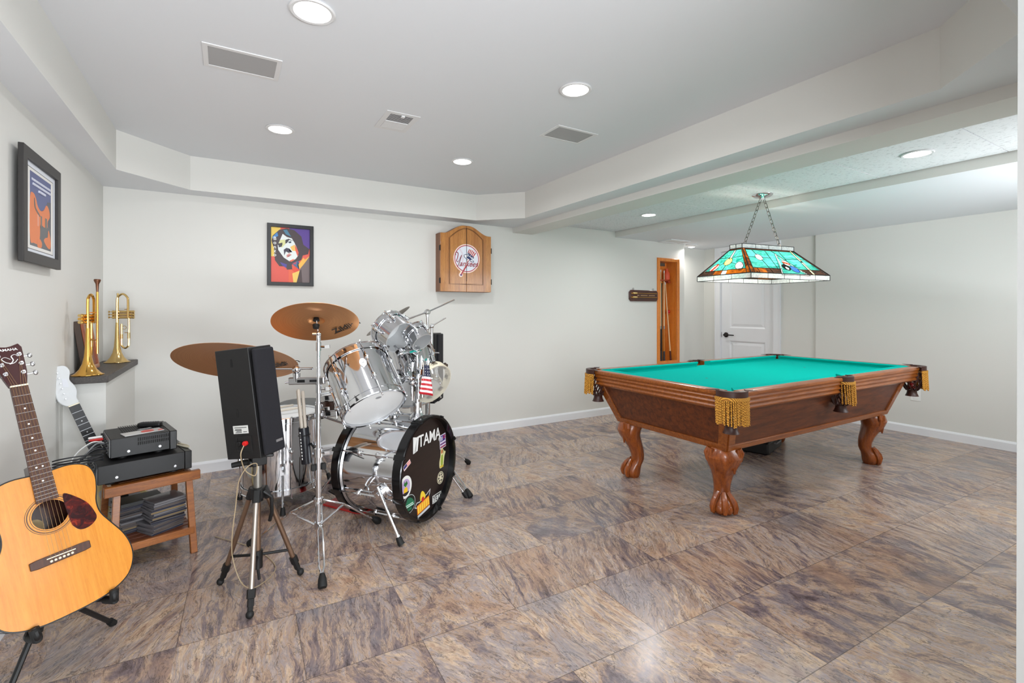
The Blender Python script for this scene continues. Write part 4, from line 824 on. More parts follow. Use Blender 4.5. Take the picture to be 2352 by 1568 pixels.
sticker('sticker', .170, -.118, 0, [(circ(.037, 28, ry=.037), (228, 220, 190)), (circ(.033, 28, ry=.033), (40, 36, 34)), (circ(.029, 28, ry=.029), (228, 220, 190))]+[(circ(.0065, 10, .019*math.cos(k*PI/3), .019*math.sin(k*PI/3)), (40, 36, 34)) for k in range(6)], (), 'small round wheel sticker')
sticker('sticker', -.175, .058, 24, [(rc(-.034, -.012, .034, .014), (232, 206, 204)), (rc(-.032, -.004, .0, .012), (60, 60, 120)), (rc(.0, -.008, .032, -.003), (226, 110, 100)), (rc(.0, .003, .032, .008), (226, 110, 100))], (), 'small flag sticker at the left edge')
for k in range(8):
    a = 2*PI*k/8+.35; n = BRT*math.cos(a)+BU*math.sin(a); b = MB()
    for z0, z1 in ((.028, .15), (LN-.15, LN-.028)): b.tube([BF+BA*z0+n*(R+.016), BF+BA*z1+n*(R+.016)], .0042, 6)
    for z0, s in ((.17, 1), (LN-.17, -1)): b.sph(BF+BA*z0+n*(R+.010), (.014, .014, .017), 10); b.tube([BF+BA*(z0-s*.045)+n*(R+.014), BF+BA*z0+n*(R+.013)], [.006, .011], 8)
    b.tube([BF+BA*.17+n*(R+.012), BF+BA*(LN-.17)+n*(R+.012)], .0065, 8)
    obj('lug', b, CHROME, D, W=True)
    for z in (.010, LN-.010):
        b = MB(); s = 1 if z < .1 else -1; m = frame(BF+BA*z+n*(R+.021), n.cross(BA), BA*s); b.prism([(-.012, -.014), (.012, -.014), (.014, .05), (-.014, .05)], m, -.001, .007); b.cyl(BF+BA*(z-s*.02)+n*(R+.016), BF+BA*(z+s*.01)+n*(R+.016), .006); obj('claw', b, HOOPK, D, W=True, bev=.001)
for sg, foot in ((-1, (.773, 2.405, 0)), (1, (1.335, 2.81, 0))):
    n = (BRT*sg*.97-BU*.25).normalized(); c = BF+BA*.14+n*(R+.004); b = MB(); m = axm(c, n, BA)
    b.prism(circ(.048, 20), m, -.006, .008); b.prism(circ(.032, 18), m, .008, .020); b.prism(circ(.014, 12), m, .02, .034)
    for a in (0, 2.1, 4.2): b.cyl(m @ V((.04*math.cos(a), .04*math.sin(a), .006)), m @ V((.04*math.cos(a), .04*math.sin(a), .014)), .007, n=8)
    S_ = obj('spur_bracket', b, CHROME, D, W=True, bev=.001)
    b = MB(); f = V(foot); p0 = c+n*.028+BU*.045; e = f.lerp(p0, .16); b.tube([p0, e], .0085, 10); b.tube([e+(p0-e)*.02, e-(p0-e)*.02], .0125, 10); obj('spur', b, CHROME, S_, W=True)
    b = MB(); b.tube([e, f.lerp(p0, .12), f.lerp(p0, .05), f+V((0, 0, .004))], [.0105, .0155, .0165, .018], 12); obj('rubber_foot', b, RUBBER, S_, W=True)
b = MB(); q = BF+BA*.09+BU*(R+.0); m = axm(q, BU, BRT); b.lathe([(.05, -.012), (.052, .004), (.045, .016), (.032, .03), (.026, .06), (.022, .075)], q, BU, 28); b.cyl(q+BU*.05, q+BU*.09, .026, n=16); b.bar(q+BU*.06-BRT*.055, q+BU*.06, .018, .03); obj('mount_base', b, CHROME, D, W=True)
b = MB(); q2 = BF+BA*.25+BU*(R+.002); b.lathe([(.03, -.01), (.032, .004), (.02, .012), (.016, .03)], q2, BU, 20); b.bar(q2+BU*.012-BRT*.04, q2+BU*.012+BRT*.04, .02, .016); obj('mount_plate', b, CHROME, D, W=True)
# tom holder post with arms
H = thing('tom_holder', 'chrome tom holder post rising from the top of the bass drum', 'drum hardware', tuple(q+BU*.09))
PT = V((q.x, q.y, .825)); b = MB(); b.tube([q+BU*.09, PT], .0135, 14); obj('post', b, CHROME, H, W=True)
T1, A1, T2, A2 = V((.645, 2.641, .804)), V((-.173, .643, .746)).normalized(), V((.985, 2.89, .815)), V((.03, .643, .766)).normalized()
b = MB(); b.cyl(PT-BU*.055, PT-BU*.005, .023, n=16); b.cyl(PT-BU*.02, PT+BU*.075, .011, n=12)
for sg in (-1, 1):
    b.cyl(PT+BRT*sg*.01-BU*.03, PT+BRT*sg*.05-BU*.03, .019, n=14); b.sph(PT+BRT*sg*.05-BU*.03, .024, 14); b.cyl(PT+BRT*sg*.03+BU*.0, PT+BRT*sg*.03-BU*.055, .006, n=8)
    b.tube([PT+BRT*sg*.052+BU*.085, PT+BRT*sg*.052-BU*.13], .010, 10); b.bar(PT+BRT*sg*.04+BU*.01, PT+BRT*sg*.075+BU*.01, .03, .05)
for k in range(5): b.cyl(PT+V((-.03+.015*k, -.03, -.05+.02*k)), PT+V((-.03+.015*k, -.055, -.045+.02*k)), .0055, n=8)
obj('clamp', b, CHROME, H, W=True)
for k, (dx, z0, z1, rr_) in enumerate(((-.055, -.12, .03, .009), (.04, -.05, .10, .0085), (-.028, .02, .12, .007))):
    q_ = PT+BRT*dx-BA*.045; b = MB(); b.tube([q_+BU*z0, q_+BU*z1], rr_, 10); b.cyl(q_+BU*(z1-.03), q_+BU*(z1-.008), rr_+.007, n=12); b.cyl(q_+BU*(z0+.02), q_+BU*(z0+.04), rr_+.006, n=12); b.cyl(q_+BU*(z1-.02), q_+BU*(z1-.02)-BA*.03, .0055, n=8); b.bar(q_+BU*(z1-.02)-BA*.026-BRT*.012, q_+BU*(z1-.02)-BA*.026+BRT*.012, .006, .012); obj('memory_rod', b, CHROME, H, W=True)
b = MB(); b.box(axm(PT-BA*.03-BU*.045, -BA, BU), .05, .085, .03); b.box(axm(PT-BA*.05-BRT*.04+BU*.03, -BA, BU), .04, .05, .024); obj('memory_block', b, CHROME, H, W=True, bev=.004)
for sg, T_, A_ in ((-1, T1, A1), (1, T2, A2)):
    e = T_+(PT-T_).normalized()*.185; b = MB(); b.tube(smooth([PT+BRT*sg*.052-BU*.03, PT+BRT*sg*.085+BU*.0, e+(PT-T_).normalized()*.02, e], 5), .0095, 10); obj('arm', b, CHROME, H, W=True)
    b = MB(); mm = axm(e-(PT-T_).normalized()*.012, (PT-T_).normalized(), A_); b.box(mm, .075, .05, .022); b.sph(e, .02, 12)
    for u in (-.028, .028): b.cyl(mm @ V((u, -.016, .008)), mm @ V((u, -.016, .02)), .006, n=8); b.cyl(mm @ V((u, .016, .008)), mm @ V((u, .016, .02)), .006, n=8)
    obj('tom_bracket', b, CHROME, H, W=True, bev=.002)
def kit(nm, lab, cat, c, ax, R, Hh, *a, group=None, **k):
    ax = V(ax).normalized(); o = V(c)-ax*Hh/2; m = axm(o, ax, (1, 0, 0)); r = thing(nm, lab, cat, mat=m, group=group); drum(r, (0, 0, 0), (0, 0, 1), R, Hh, *a, **k); return r
r = kit('rack_tom', 'large chrome rack tom tilted over the left of the bass drum, white bottom head showing', 'tom drum', T1, A1, .163, .30, CHROME, 6, badge=-1.75, offs=.5)
b = MB(); b.tube([(-.12, .06, .318), (-.05, -.1, .322), (.09, -.11, .32)], .012, 8); b.sph((-.125, .07, .32), .02, 10); obj('muffler', b, mat('navy_pad', (24, 28, 42), .5), r)
b = MB(); b.prism(circ(.016, 24, ry=.010), M.Translation((.0, -.1, -.0025)), 0, .0006); obj('head_logo', b, mat('print_grey', (150, 152, 154), .5), r)
kit('rack_tom', 'chrome rack tom mostly hidden behind the holder post and arms', 'tom drum', T2, A2, .163, .28, CHROME, 6, offs=.2)
AA, AB = V((-.394, .783, .481)), V((-.311, .694, .65))
r = kit('concert_tom', 'larger of the two small open ended chrome toms at the top of the kit', 'tom drum', V((.832, 2.738, 1.076)), AA, .098, .120, CHROME3, 6, bottom=False, badge=-2.0, group='open ended concert toms', offs=.3)
b = MB()
for a in (-.6, .1, 1.9, 2.6): b.cyl((.093*math.cos(a), .093*math.sin(a), .05), (.085*math.cos(a), .085*math.sin(a), .05), .007, n=8)
obj('lug_screw', b, STEEL, r)
r = kit('concert_tom', 'smaller of the two open ended chrome toms, right of the larger one', 'tom drum', V((.974, 2.725, 1.045)), AB, .066, .092, CHROME3, 6, bottom=False, group='open ended concert toms', offs=.1)
b = MB()
for a in (-.4, .7, 2.2): b.cyl((.066*math.cos(a), .066*math.sin(a), .05), (.06*math.cos(a), .06*math.sin(a), .05), .0065, n=8)
obj('lug_screw', b, STEEL, r)
h = thing('concert_tom_bracket', 'chrome bracket joining the two small open toms to the holder post', 'drum hardware', tuple(PT+BU*.075))
b = MB(); c1, c2 = V((.90, 2.72, .965)), V((.975, 2.745, .93)); b.tube([PT+BU*.05, PT+BU*.12, V((.94, 2.70, .955))], .0095, 10); b.bar((.86, 2.695, .955), (.985, 2.755, .965), .022, .016); obj('bar', b, CHROME, h, W=True, bev=.002)
b = MB(); b.box(axm((.862, 2.70, .968), (.3, -.6, -.7), (1, .4, 0)), .05, .036, .026); b.sph((.862, 2.7, .955), .018, 10); b.tube([(.862, 2.7, .95), (.835, 2.735, 1.0)], .008, 8); obj('clamp', b, CHROME, h, W=True, bev=.002)
b = MB(); b.box(axm((.98, 2.75, .968), (.3, -.6, -.7), (1, .4, 0)), .045, .034, .024); b.sph((.98, 2.755, .955), .017, 10); b.tube([(.98, 2.755, .955), (.972, 2.76, .995)], .008, 8); obj('clamp', b, CHROME, h, W=True, bev=.002)
# floor tom on three legs
F = V((.302, 3.379, .105)); r = kit('floor_tom', 'tall chrome floor tom standing on rubber footed legs behind the speaker tripod', 'floor tom', F+V((0, 0, .222)), (0, 0, 1), .222, .445, CHROME, 8, rodlen=.1, offs=.15)
for a in (-1.63, .5, 2.6):
    n = V((math.cos(a), math.sin(a), 0)); b = MB(); b.tube([n*.243+V((0, 0, .30)), n*.243+V((0, 0, -.01)), n*.262+V((0, 0, -.075))], .0065, 8); b.box(axm(n*.236+V((0, 0, .16)), n, (0, 0, 1)), .07, .03, .03); b.cyl(n*.243+V((0, 0, .16)), n*.285+V((0, 0, .16)), .008, n=8)
    g = obj('leg', b, CHROME, r); b = MB(); b.tube([n*.258+V((0, 0, -.06)), n*.266+V((0, 0, -.101))], [.012, .017], 10); obj('rubber_foot', b, RUBBER, g)
WOODST = mat('worn_stick', (206, 196, 182), .5); TIPST = mat('stick_tip', (150, 104, 66), .5)
def stick(lab, p0, p1, grp, tip=False):
    p0, p1 = V(p0), V(p1); d = p1-p0; L = d.length; q = thing('drumstick', lab, 'drumstick', mat=axm(p0, d), group=grp); b = MB(); b.tube([(0, 0, 0), (0, 0, .004), (0, 0, L*.55), (0, 0, L*.86), (0, 0, L*.93)], [.005, .0078, .0078, .0052, .0034], 10); obj('shaft', b, WOODST, q)
    b = MB(); b.sph((0, 0, L*.962), (.0052, .0052, .011), 10); obj('tip', b, TIPST, q); return q
zt = .105+.445+.019
stick('drumstick lying on the floor tom head, farther of the pair', (.38, 3.45, zt+.012), (.05, 3.33, zt+.005), 'drumsticks on the floor tom'); stick('drumstick lying on the floor tom head, nearer of the pair', (.43, 3.35, zt+.012), (.08, 3.26, zt+.005), 'drumsticks on the floor tom')
# throne
r = thing('drum_throne', 'round grey topped drum stool behind the floor tom', 'stool', (.479, 3.786, 0)); VIN = mat('grey_vinyl', (92, 94, 94), .5)
b = MB(); b.lathe([(0, .54), (.14, .54), (.168, .53), (.178, .51), (.178, .435), (.17, .425), (0, .425)], n=40); obj('seat', b, mat('black_vinyl', (30, 30, 31), .5), r, ang=60); b = MB(); b.lathe([(0, .5425), (.14, .5425), (.166, .533)], n=40); obj('seat_top', b, VIN, r)
b = MB(); b.cyl((0, 0, .12), (0, 0, .43), .014); b.cyl((0, 0, .2), (0, 0, .25), .02); obj('post', b, CHROME, r)
for a in (-1.05, 1.05, 3.14):
    n = V((math.cos(a), math.sin(a), 0)); g = MB(); g.tube([V((0, 0, .24)), n*.16+V((0, 0, .19)), n*.28+V((0, 0, .05))], .009, 8); g.tube([V((0, 0, .13)), n*.20+V((0, 0, .14))], .006, 8); g = obj('leg', g, STEEL, r); b = MB(); b.tube([n*.268+V((0, 0, .065)), n*.302+V((0, 0, .004))], [.013, .019], 10); obj('rubber_foot', b, RUBBER, g)
# snare on its stand
r = kit('snare_drum', 'small dark wood snare drum with chrome rims behind the large rack tom', 'snare drum', (.655, 3.165, .625), (-.06, .10, .99), .165, .11, WALN, 8, rodlen=.07, offs=.25)
b = MB(); b.box(M.Translation((-.172, -.02, .055)), .02, .035, .07); obj('strainer', b, CHROME, r)
r = thing('snare_stand', 'chrome basket stand under the dark snare drum', 'drum stand', (.655, 3.165, 0)); b = MB(); b.cyl((0, 0, .1), (0, 0, .53), .011); obj('post', b, CHROME, r)
for k in range(3):
    a = 2*PI*k/3+.5; n = V((math.cos(a), math.sin(a), 0)); b = MB(); b.tube([V((0, 0, .48)), n*.165+V((0, 0, .535))], .007, 8); obj('basket_arm', b, CHROME, r)
    b = MB(); b.tube([V((0, 0, .26)), n*.19+V((0, 0, .02))], .008, 8); g = obj('leg', b, CHROME, r); b = MB(); b.tube([n*.18+V((0, 0, .034)), n*.2+V((0, 0, .003))], [.012, .016], 10); obj('rubber_foot', b, RUBBER, g)
# kick pedal
pc = BF+BA*(LN+.02); r = thing('kick_pedal', 'bass drum pedal with red base plate behind the bass drum', 'pedal', mat=frame((pc.x, pc.y, 0), BA, BU.cross(BA)))
b = MB(); b.prism([(-.06, -.06), (.0, -.075), (.26, -.055), (.26, .055), (.0, .075), (-.06, .06)], M(), .0, .012); obj('base_plate', b, mat('pedal_red', (168, 36, 34), .4), r, bev=.003)
b = MB(); m = M.Translation((.12, 0, .055)) @ M.Rotation(-.28, 4, 'Y'); b.box(m, .24, .075, .012); obj('footboard', b, BLACK, r, bev=.004)
b = MB()
for s in (-1, 1): b.bar((.0, s*.055, .01), (.01, s*.05, .21), .016, .022)
b.cyl((.01, -.06, .2), (.01, .06, .2), .008); b.tube([(.01, 0, .2), (.03, 0, .30), (.05, 0, .36)], .0045, 8); b.sph((.05, 0, .37), (.028, .025, .025), 12); obj('frame', b, STEEL, r)
b = MB(); b.prism([(-.05, -.085), (.02, -.085), (.02, .085), (-.05, .085)], M(), .012, .03); obj('hoop_clamp', b, BLACK, r, bev=.004)
# cymbal stands
def foot_(par, p, d, L=.055, r0=.012, r1=.02):
    b = MB(); p, d = V(p), V(d).normalized(); b.tube([p-d*L, p-d*L*.6, p-d*L*.1, p], [r0, r1*.9, r1, r1*.8], 10); obj('rubber_foot', b, RUBBER, par)
def dleg(root, hub_hi, hub_lo, ft, wide=.011):
    hi, lo, f = V((0, 0, hub_hi)), V((0, 0, hub_lo)), V(ft); n = V((f.x, f.y, 0)).normalized(); s = V((-n.y, n.x, 0)); A = hi+n*.02; f2 = f+V((0, 0, .012))-n*.05+V((0, 0, .03)); mid = A.lerp(f2, .5); b = MB()
    k1 = A.lerp(f2, .42)+V((0, 0, .02))
    for g in (-1, 1): b.tube([A+s*g*.008, A.lerp(k1, .12)+s*g*wide, A.lerp(k1, .9)+s*g*wide, k1+s*g*.003, k1.lerp(f2, .1)+s*g*wide, k1.lerp(f2, .85)+s*g*wide, f2+s*g*.003], .0042, 6); 
    b.tube([lo+n*.018, k1], .0048, 6); b.tube([lo+n*.018+s*.006, k1+s*.006], .0035, 6)
    g = obj('leg', b, CHROME, root); foot_(g, f+V((0, 0, .006)), (f-f2).normalized(), .06, .011, .02)
C0 = V((.398, 2.566, 0)); CR = V((.388, 2.573, 1.14)); r = thing('cymbal_stand', 'tall chrome double braced cymbal stand beside the speaker tripod', 'cymbal stand', tuple(C0))
b = MB(); b.tube([(0, 0, .12), (0, 0, .50)], .0145, 14); b.tube([(0, 0, .48), (0, 0, .82)], .0115, 12); b.tube([(0, 0, .8), (0, 0, 1.07)], .0092, 12); obj('tube', b, CHROME, r)
for z, rr_ in ((.50, .02), (.72, .0165), (.82, .015), (1.03, .013)): b = MB(); b.cyl((0, 0, z-.03), (0, 0, z+.012), rr_, n=14); b.cyl((0, 0, z-.01), (.03, -.02, z-.01), .005, n=8); b.bar((.026, -.02, z-.01), (.048, -.03, z-.008), .006, .016); obj('height_clamp', b, CHROME, r)
b = MB(); b.cyl((0, 0, .235), (0, 0, .265), .024, n=18); b.cyl((0, 0, .115), (0, 0, .145), .02, n=18); obj('leg_collar', b, CHROME, r)
b = MB()
for s in (-1, 1): b.box(M.Translation((s*.024, 0, .42)), .022, .026, .03)
obj('rubber_grip', b, RUBBER, r, bev=.003)
for f in ((.358, 2.202), (.746, 2.73), (.101, 2.802)): dleg(r, .25, .13, (f[0]-C0.x, f[1]-C0.y, 0))
b = MB(); cl = CR-C0; dn = V((-.098, -.471, -.877)).normalized(); b.tube([(0, 0, 1.05), (0, 0, 1.085)], .011, 10); b.sph((0, 0, 1.085), .014, 10); b.tube([(0, 0, 1.085), tuple(cl-dn*.03)], .0045, 8); b.cyl((-.03, 0, 1.085), (.0, 0, 1.085), .006, n=8); obj('tilter', b, CHROME, r)
b = MB(); b.tube([tuple(cl+dn*.03), tuple(cl+dn*.012)], [.014, .017], 14); b.tube([tuple(cl-dn*.012), tuple(cl-dn*.026)], [.016, .013], 12); b.sph(tuple(cl-dn*.034), .01, 10); obj('felt', b, RUBBER, r)
mc0, mc1 = V((.275, 2.663, .845)), V((.425, 2.552, .852)); b = MB(); b.bar(mc0-C0, mc1-C0, .022, .036); obj('clamp_bar', b, CHROME2, r, bev=.004)
b = MB(); q = (mc0+mc1)/2-C0; dm = (mc1-mc0).normalized(); mm = frame(q+dm.cross(V((0, 0, 1)))*.0115+dm*.02, dm, (0, 0, 1))
b.bar(q-dm*.045+dm.cross(V((0, 0, 1)))*.011, q-dm*.005+dm.cross(V((0, 0, 1)))*.011, .003, .014); b.bar(q+dm*.02+dm.cross(V((0, 0, 1)))*.011, q+dm*.062+dm.cross(V((0, 0, 1)))*.011, .003, .010); obj('clamp_label', b, BLACK, r)
po = V((.306, 2.644, .874)); b = MB(); b.tube([po-V((0, 0, .03))-C0, po+V((0, 0, .012))-C0], [.016, .019], 12); b.sph(po+V((0, 0, .03))-C0, (.022, .022, .02), 12); obj('boom_clamp', b, CHROME, r)
for pa, pb in ((mc0+V((.004, -.003, -.003)), mc0+V((-.02, 0, -.006))), (mc1-V((.004, -.003, 0)), mc1+V((.014, -.008, 0)))): b = MB(); b.cyl(pa-C0, pb-C0, .005, n=8); obj('clamp_screw', b, CHROME, r)
RD = V((.051, 2.819, .937)); ro = V((.375, 2.600, .909)); rd = (RD+V((.0, 0, -.03))-ro).normalized(); b = MB(); b.tube([ro-C0, RD+V((0, 0, -.03))-C0], .0065, 10); rn = V((-.158, -.383, -.91)).normalized(); b.tube([RD+V((0, 0, -.03))-C0, RD-rn*.03-C0], .004, 8); b.sph(RD+V((0, 0, -.03))-C0, .013, 10); obj('boom_arm', b, CHROME, r)
b = MB(); b.tube([RD+rn*.02-C0, RD+rn*.006-C0], .016, 12); b.tube([RD-rn*.012-C0, RD-rn*.03-C0], .014, 12); obj('felt', b, RUBBER, r)
def cymbal(lab, c, up, R_, mt, logo=None, bell=.2):
    m = axm(c, up, (1, 0, 0)); r = thing('cymbal', lab, 'cymbal', mat=m); k = R_*bell; h = R_*.085
    P_ = [(.006, h+.012), (k*.5, h+.010), (k*.85, h+.003), (k, h-.005), (R_*.45, h*.62), (R_*.75, h*.3), (R_, 0)]; b = MB(); b.lathe(P_+[(x, z-.0014) for x, z in P_[::-1]]+P_[:1], (0, 0, 0), (0, 0, 1), 64); b = obj('plate', b, mt, r, ang=50)
    if logo:
        px_, py_, sz, an = logo; bb = MB(); un = V(up).normalized(); rr_ = (Rv-un*Rv.dot(un)).normalized(); ww = -un.cross(rr_); po_ = V(c)+rr_*px_+ww*py_+un*(h*.32-.0035)
        mm = m.inverted() @ (frame(po_, rr_, ww) @ M.Rotation(math.radians(an), 4, 'Z')); bb.text('Zildjian', mm, sz, .0004, shear=.25, bold=.0008); bb.tube([mm @ V((-sz*1.65, -sz*.42, 0)), mm @ V((-sz*1.0, -sz*.36, 0)), mm @ V((.2*sz, -sz*.42, 0))], .0012, 5); obj('logo', bb, BLACK, b)
    return r
cymbal('bronze crash cymbal on the tall stand, script logo on its underside', tuple(CR), tuple(-dn), .205, BRONZ, (.118, -.092, .058, 25)); cymbal('wide bronze ride cymbal partly behind the black speaker', tuple(RD), tuple(-rn), .285, BRONZ, (.2, -.07, .065, 20))
# second stand behind the bass drum
Z2 = V((1.235, 3.245, 0)); r = thing('cymbal_stand', 'chrome boom cymbal stand behind the bass drum, rods rising to the right', 'cymbal stand', tuple(Z2))
b = MB(); b.tube([(0, 0, .12), (0, 0, .62)], .0135, 12); b.tube([(0, 0, .6), (0, 0, .92)], .0115, 12); b.tube([(0, 0, .9), (-.012, -.014, 1.16)], .0095, 12); obj('tube', b, CHROME, r)
b = MB(); b.tube([(.034, .02, .55), (.034, .02, 1.09)], .0105, 12); obj('accessory_tube', b, CHROME, r)
for z in (.62, .9): b = MB(); b.box(M.Translation((.015, .008, z)) @ M.Rotation(.5, 4, 'Z'), .075, .035, .05); b.cyl((.03, 0, z), (.07, -.03, z), .006, n=8); obj('height_clamp', b, CHROME, r, bev=.003)
b = MB(); b.cyl((0, 0, .24), (0, 0, .27), .022, n=16); b.cyl((0, 0, .115), (0, 0, .145), .019, n=16); obj('leg_collar', b, CHROME, r)
for f in ((1.350, 2.79), (1.640, 3.42), (.92, 3.47)): dleg(r, .255, .13, (f[0]-Z2.x, f[1]-Z2.y, 0), .012)
KC = V((1.221, 3.229, 1.19)); SC = V((.884, 3.022, 1.135)); su = V((-.51, .27, .817)).normalized(); be = SC-su*.03; EN = KC+(KC-be).normalized()*.36+V((0, 0, .02))
b = MB(); b.sph(KC-Z2, .022, 14); b.cyl(KC-Z2+V((.0, -.02, 0)), KC-Z2+V((0, .02, 0)), .018, n=12); b.cyl(KC-Z2-V((0, 0, .03)), KC-Z2, .013, n=10); obj('boom_clamp', b, CHROME, r)
b = MB(); b.tube([EN-Z2, KC-Z2, be-Z2], .0058, 8); b.tube([be-Z2, SC+su*.03-Z2], .0042, 8); obj('boom_arm', b, CHROME, r)
b = MB(); b.tube([SC+su*.032-Z2, SC+su*.06-Z2], [.013, .011], 10); b.tube([SC-su*.014-Z2, SC-su*.004-Z2], .013, 10); obj('felt', b, RUBBER, r)
b = MB(); k2 = V((.034, .02, 1.09)); b.sph(k2, .018, 12); b.tube([k2+V((.09, -.045, .06)), k2, k2+V((-.12, .04, -.08))], .005, 8); obj('boom_arm', b, CHROME, r)
cymbal('small dull grey cymbal seen edge on behind the open toms', tuple(SC), tuple(su), .16, PEWT, None, .24)
# tambourine hung beside the second tom
tc = V((1.05, 2.70, .778)); ta = V((.30, -.80, -.38)).normalized(); r = thing('tambourine', 'cream tambourine with jingles on the right side of the drum kit', 'tambourine', mat=axm(tc, ta, (0, 0, 1)))
b = MB(); b.lathe([(.118, -.024), (.125, -.024), (.125, .024), (.118, .024), (.118, -.024)], n=48); obj('frame', b, IVORY, r, ang=30); b = MB(); b.lathe([(0, .0245), (.124, .0245)], n=40); HT = mat('clear_head', (214, 212, 206), .3); HT.node_tree.nodes['Principled BSDF'].inputs['Alpha'].default_value = .35; obj('head', b, HT, r)
for k in range(8):
    a = 2*PI*k/8+.2; n = V((math.cos(a), math.sin(a), 0)); b = MB()
    for s in (-.004, .004): b.lathe([(.003, s), (.018, s*1.6), (.0185, s*1.9)], n*.121, (0, 0, 1), 16)
    obj('jingle', b, STEEL, r)
# small hanging flag
r = thing('hand_flag', 'small striped flag hanging from the tom hardware in front of the tambourine', 'flag', (.961, 2.565, .74)); NF = 10
def fl(s, t): return V((-.012+.036*s-.045*(1-t)*(1-s)*.6+.03*(1-t)*s*.6, -.006*math.sin(s*7+t*4), .155*t-.0*s-.02*s*(1-t)))
b = MB(); FM = [pm((190, 36, 48)), pm((236, 224, 226)), pm((34, 38, 66))]
for j in range(13):
    for i in range(8):
        s0, s1, t0, t1 = i/8, (i+1)/8, j/13, (j+1)/13; mi = 2 if j > 7 and s0 < 1 else j % 2; mi = 2 if j >= 7 else (i % 2 if False else (0 if (i+j//2) % 2 == 0 else 1)); mi = 2 if j >= 8 else (0 if j % 2 == 0 else 1)
        b.add([fl(s0, t0), fl(s1, t0), fl(s1, t1), fl(s0, t1)], [(0, 1, 2, 3)], mi)
bmesh.ops.remove_doubles(b.bm, verts=b.bm.verts, dist=1e-6); o = obj('cloth', b, FM, r); o.modifiers.new('t', 'SOLIDIFY').thickness = .001
b = MB()
for i in range(4):
    for j in range(3): q_ = fl(.15+.22*i, .68+.1*j); b.sph(q_+V((0, -.0012, 0)), .0022, 6)
obj('stars', b, WPLAS, r); b = MB(); b.tube([(-.014, .004, -.01), (-.012, .003, .17)], .002, 6); obj('stick', b, WOODST, r)
# stick holder with four sticks, clamped in front of the floor tom
s0, s1 = V((.367, 2.748, .394)), V((.353, 2.756, .585)); sd = (s1-s0).normalized(); r = thing('stick_holder', 'black tube stick holder with white side lettering clipped to the tall stand', 'stick holder', mat=axm(s0, sd, (1, 0, 0)))
b = MB(); b.lathe([(0, 0), (.026, 0), (.0265, .004), (.0265, .190), (.024, .190), (.024, .01), (0, .01)], n=28); obj('tube', b, mat('holder_black', (20, 22, 30), .3), r, ang=30)
b = MB()
for k in range(9):
    for q_ in range(2):
        a = math.radians(-145)+.14*q_; n = V((math.cos(a), math.sin(a), 0)); b.box(axm(n*.0266+V((0, 0, .03+.017*k)), n, (0, 0, 1)), .010, .0028, .0006)
obj('lettering', b, WPLAS, r); b = MB(); b.torus((0, 0, .15), (0, 0, 1), .028, .003, 24, 6); b.tube([(.028, -.01, .10), (.05, -.10, .06)], .006, 8); obj('clip', b, BLACK, r)
mS = axm(s0, sd, (1, 0, 0))
for k, (x, y, l, lb) in enumerate(((-.011, -.010, .395, 'worn drumstick in the holder, front left of the bunch'), (.010, -.012, .382, 'worn drumstick in the holder, front right of the bunch'), (-.012, .011, .388, 'worn drumstick in the holder, rear left with browned end'), (.011, .011, .372, 'worn drumstick in the holder, rear right of the bunch'))): stick(lb, mS @ V((x*1.0, y, l)), mS @ V((x*.6, y*.6, .012)), 'drumsticks in the holder')
# black loudspeakers
SPK = mat('speaker_black', (17, 16, 17), .5); CLOTH = mat('grille_cloth', (17, 16, 23), .9); t = NT(CLOTH); t.bump(t.noise(t.oc(), 700, 1), .5, .001)
e1 = V((-.86, -.08, 0)); 
def speaker(lab, c0, u, v, W1, W2, Hh, up, full=True):
    u, up = V(u).normalized(), V(up).normalized(); u = (u-up*u.dot(up)).normalized(); v = up.cross(u)*-1; m = M((u, v*1, up)).transposed().to_4x4(); m.translation = V(c0)
    if m.determinant() < 0: pass
    return m
Rv_, Fv_ = V((math.cos(YAW), -math.sin(YAW), 0)), V((math.sin(YAW), math.cos(YAW), 0))
cb, ct = V((.122, 2.195, .603)), V((.075, 2.224, 1.051)); up = (ct-cb).normalized(); a_ = (-Rv*.966+Fv*.259); a_ = (a_-up*a_.dot(up)).normalized(); c_ = up.cross(a_); c_ = c_ if c_.dot(Fv) > 0 else -c_
m = M((a_, c_, up)).transposed().to_4x4(); m.translation = cb; Hs = (ct-cb).length; W1, W2 = .168, .125
if m.to_3x3().determinant() < 0: m = M((c_, a_, up)).transposed().to_4x4(); m.translation = cb; W1, W2 = W2, W1; swap = True
else: swap = False
# local frame: corner at the origin, x and y run along the two visible faces, z up
r = thing('loudspeaker', 'black box loudspeaker tilted on the bronze tripod, red terminal on its back', 'speaker', mat=m); FX, FY = W1, W2
b = MB(); b.bx(0, FX, 0, FY, 0, Hs); obj('cabinet', b, SPK, r, bev=.003)
gx = swap  # grille lies on the face that runs away to the right
b = MB()
if swap: gm = frame((0, 0, 0), (1, 0, 0), (0, 0, 1)); gw = FX; bm_ = frame((0, 0, 0), (0, 1, 0), (0, 0, 1)); bw = FY
else: gm = frame((0, 0, 0), (0, 1, 0), (0, 0, 1)); gw = FY; bm_ = frame((0, 0, 0), (1, 0, 0), (0, 0, 1)); bw = FX
def outw(mm): return 1 if mm.to_3x3().col[2].dot(V((-1, -1, 0))) > 0 else -1
go, bo = outw(gm), outw(bm_)
b.prism([(.008, .006), (gw-.006, .006), (gw-.006, Hs-.008), (.008, Hs-.008)], gm, go*.003, go*.022); GR = obj('grille', b, CLOTH, r, bev=.009, seg=3)
b = MB(); b.prism([(gw-.058, .045), (gw-.022, .045), (gw-.022, .055), (gw-.058, .055)], gm, go*.021, go*.0235); obj('nameplate', b, mat('silver_badge', (190, 192, 196), .3, .8), GR)
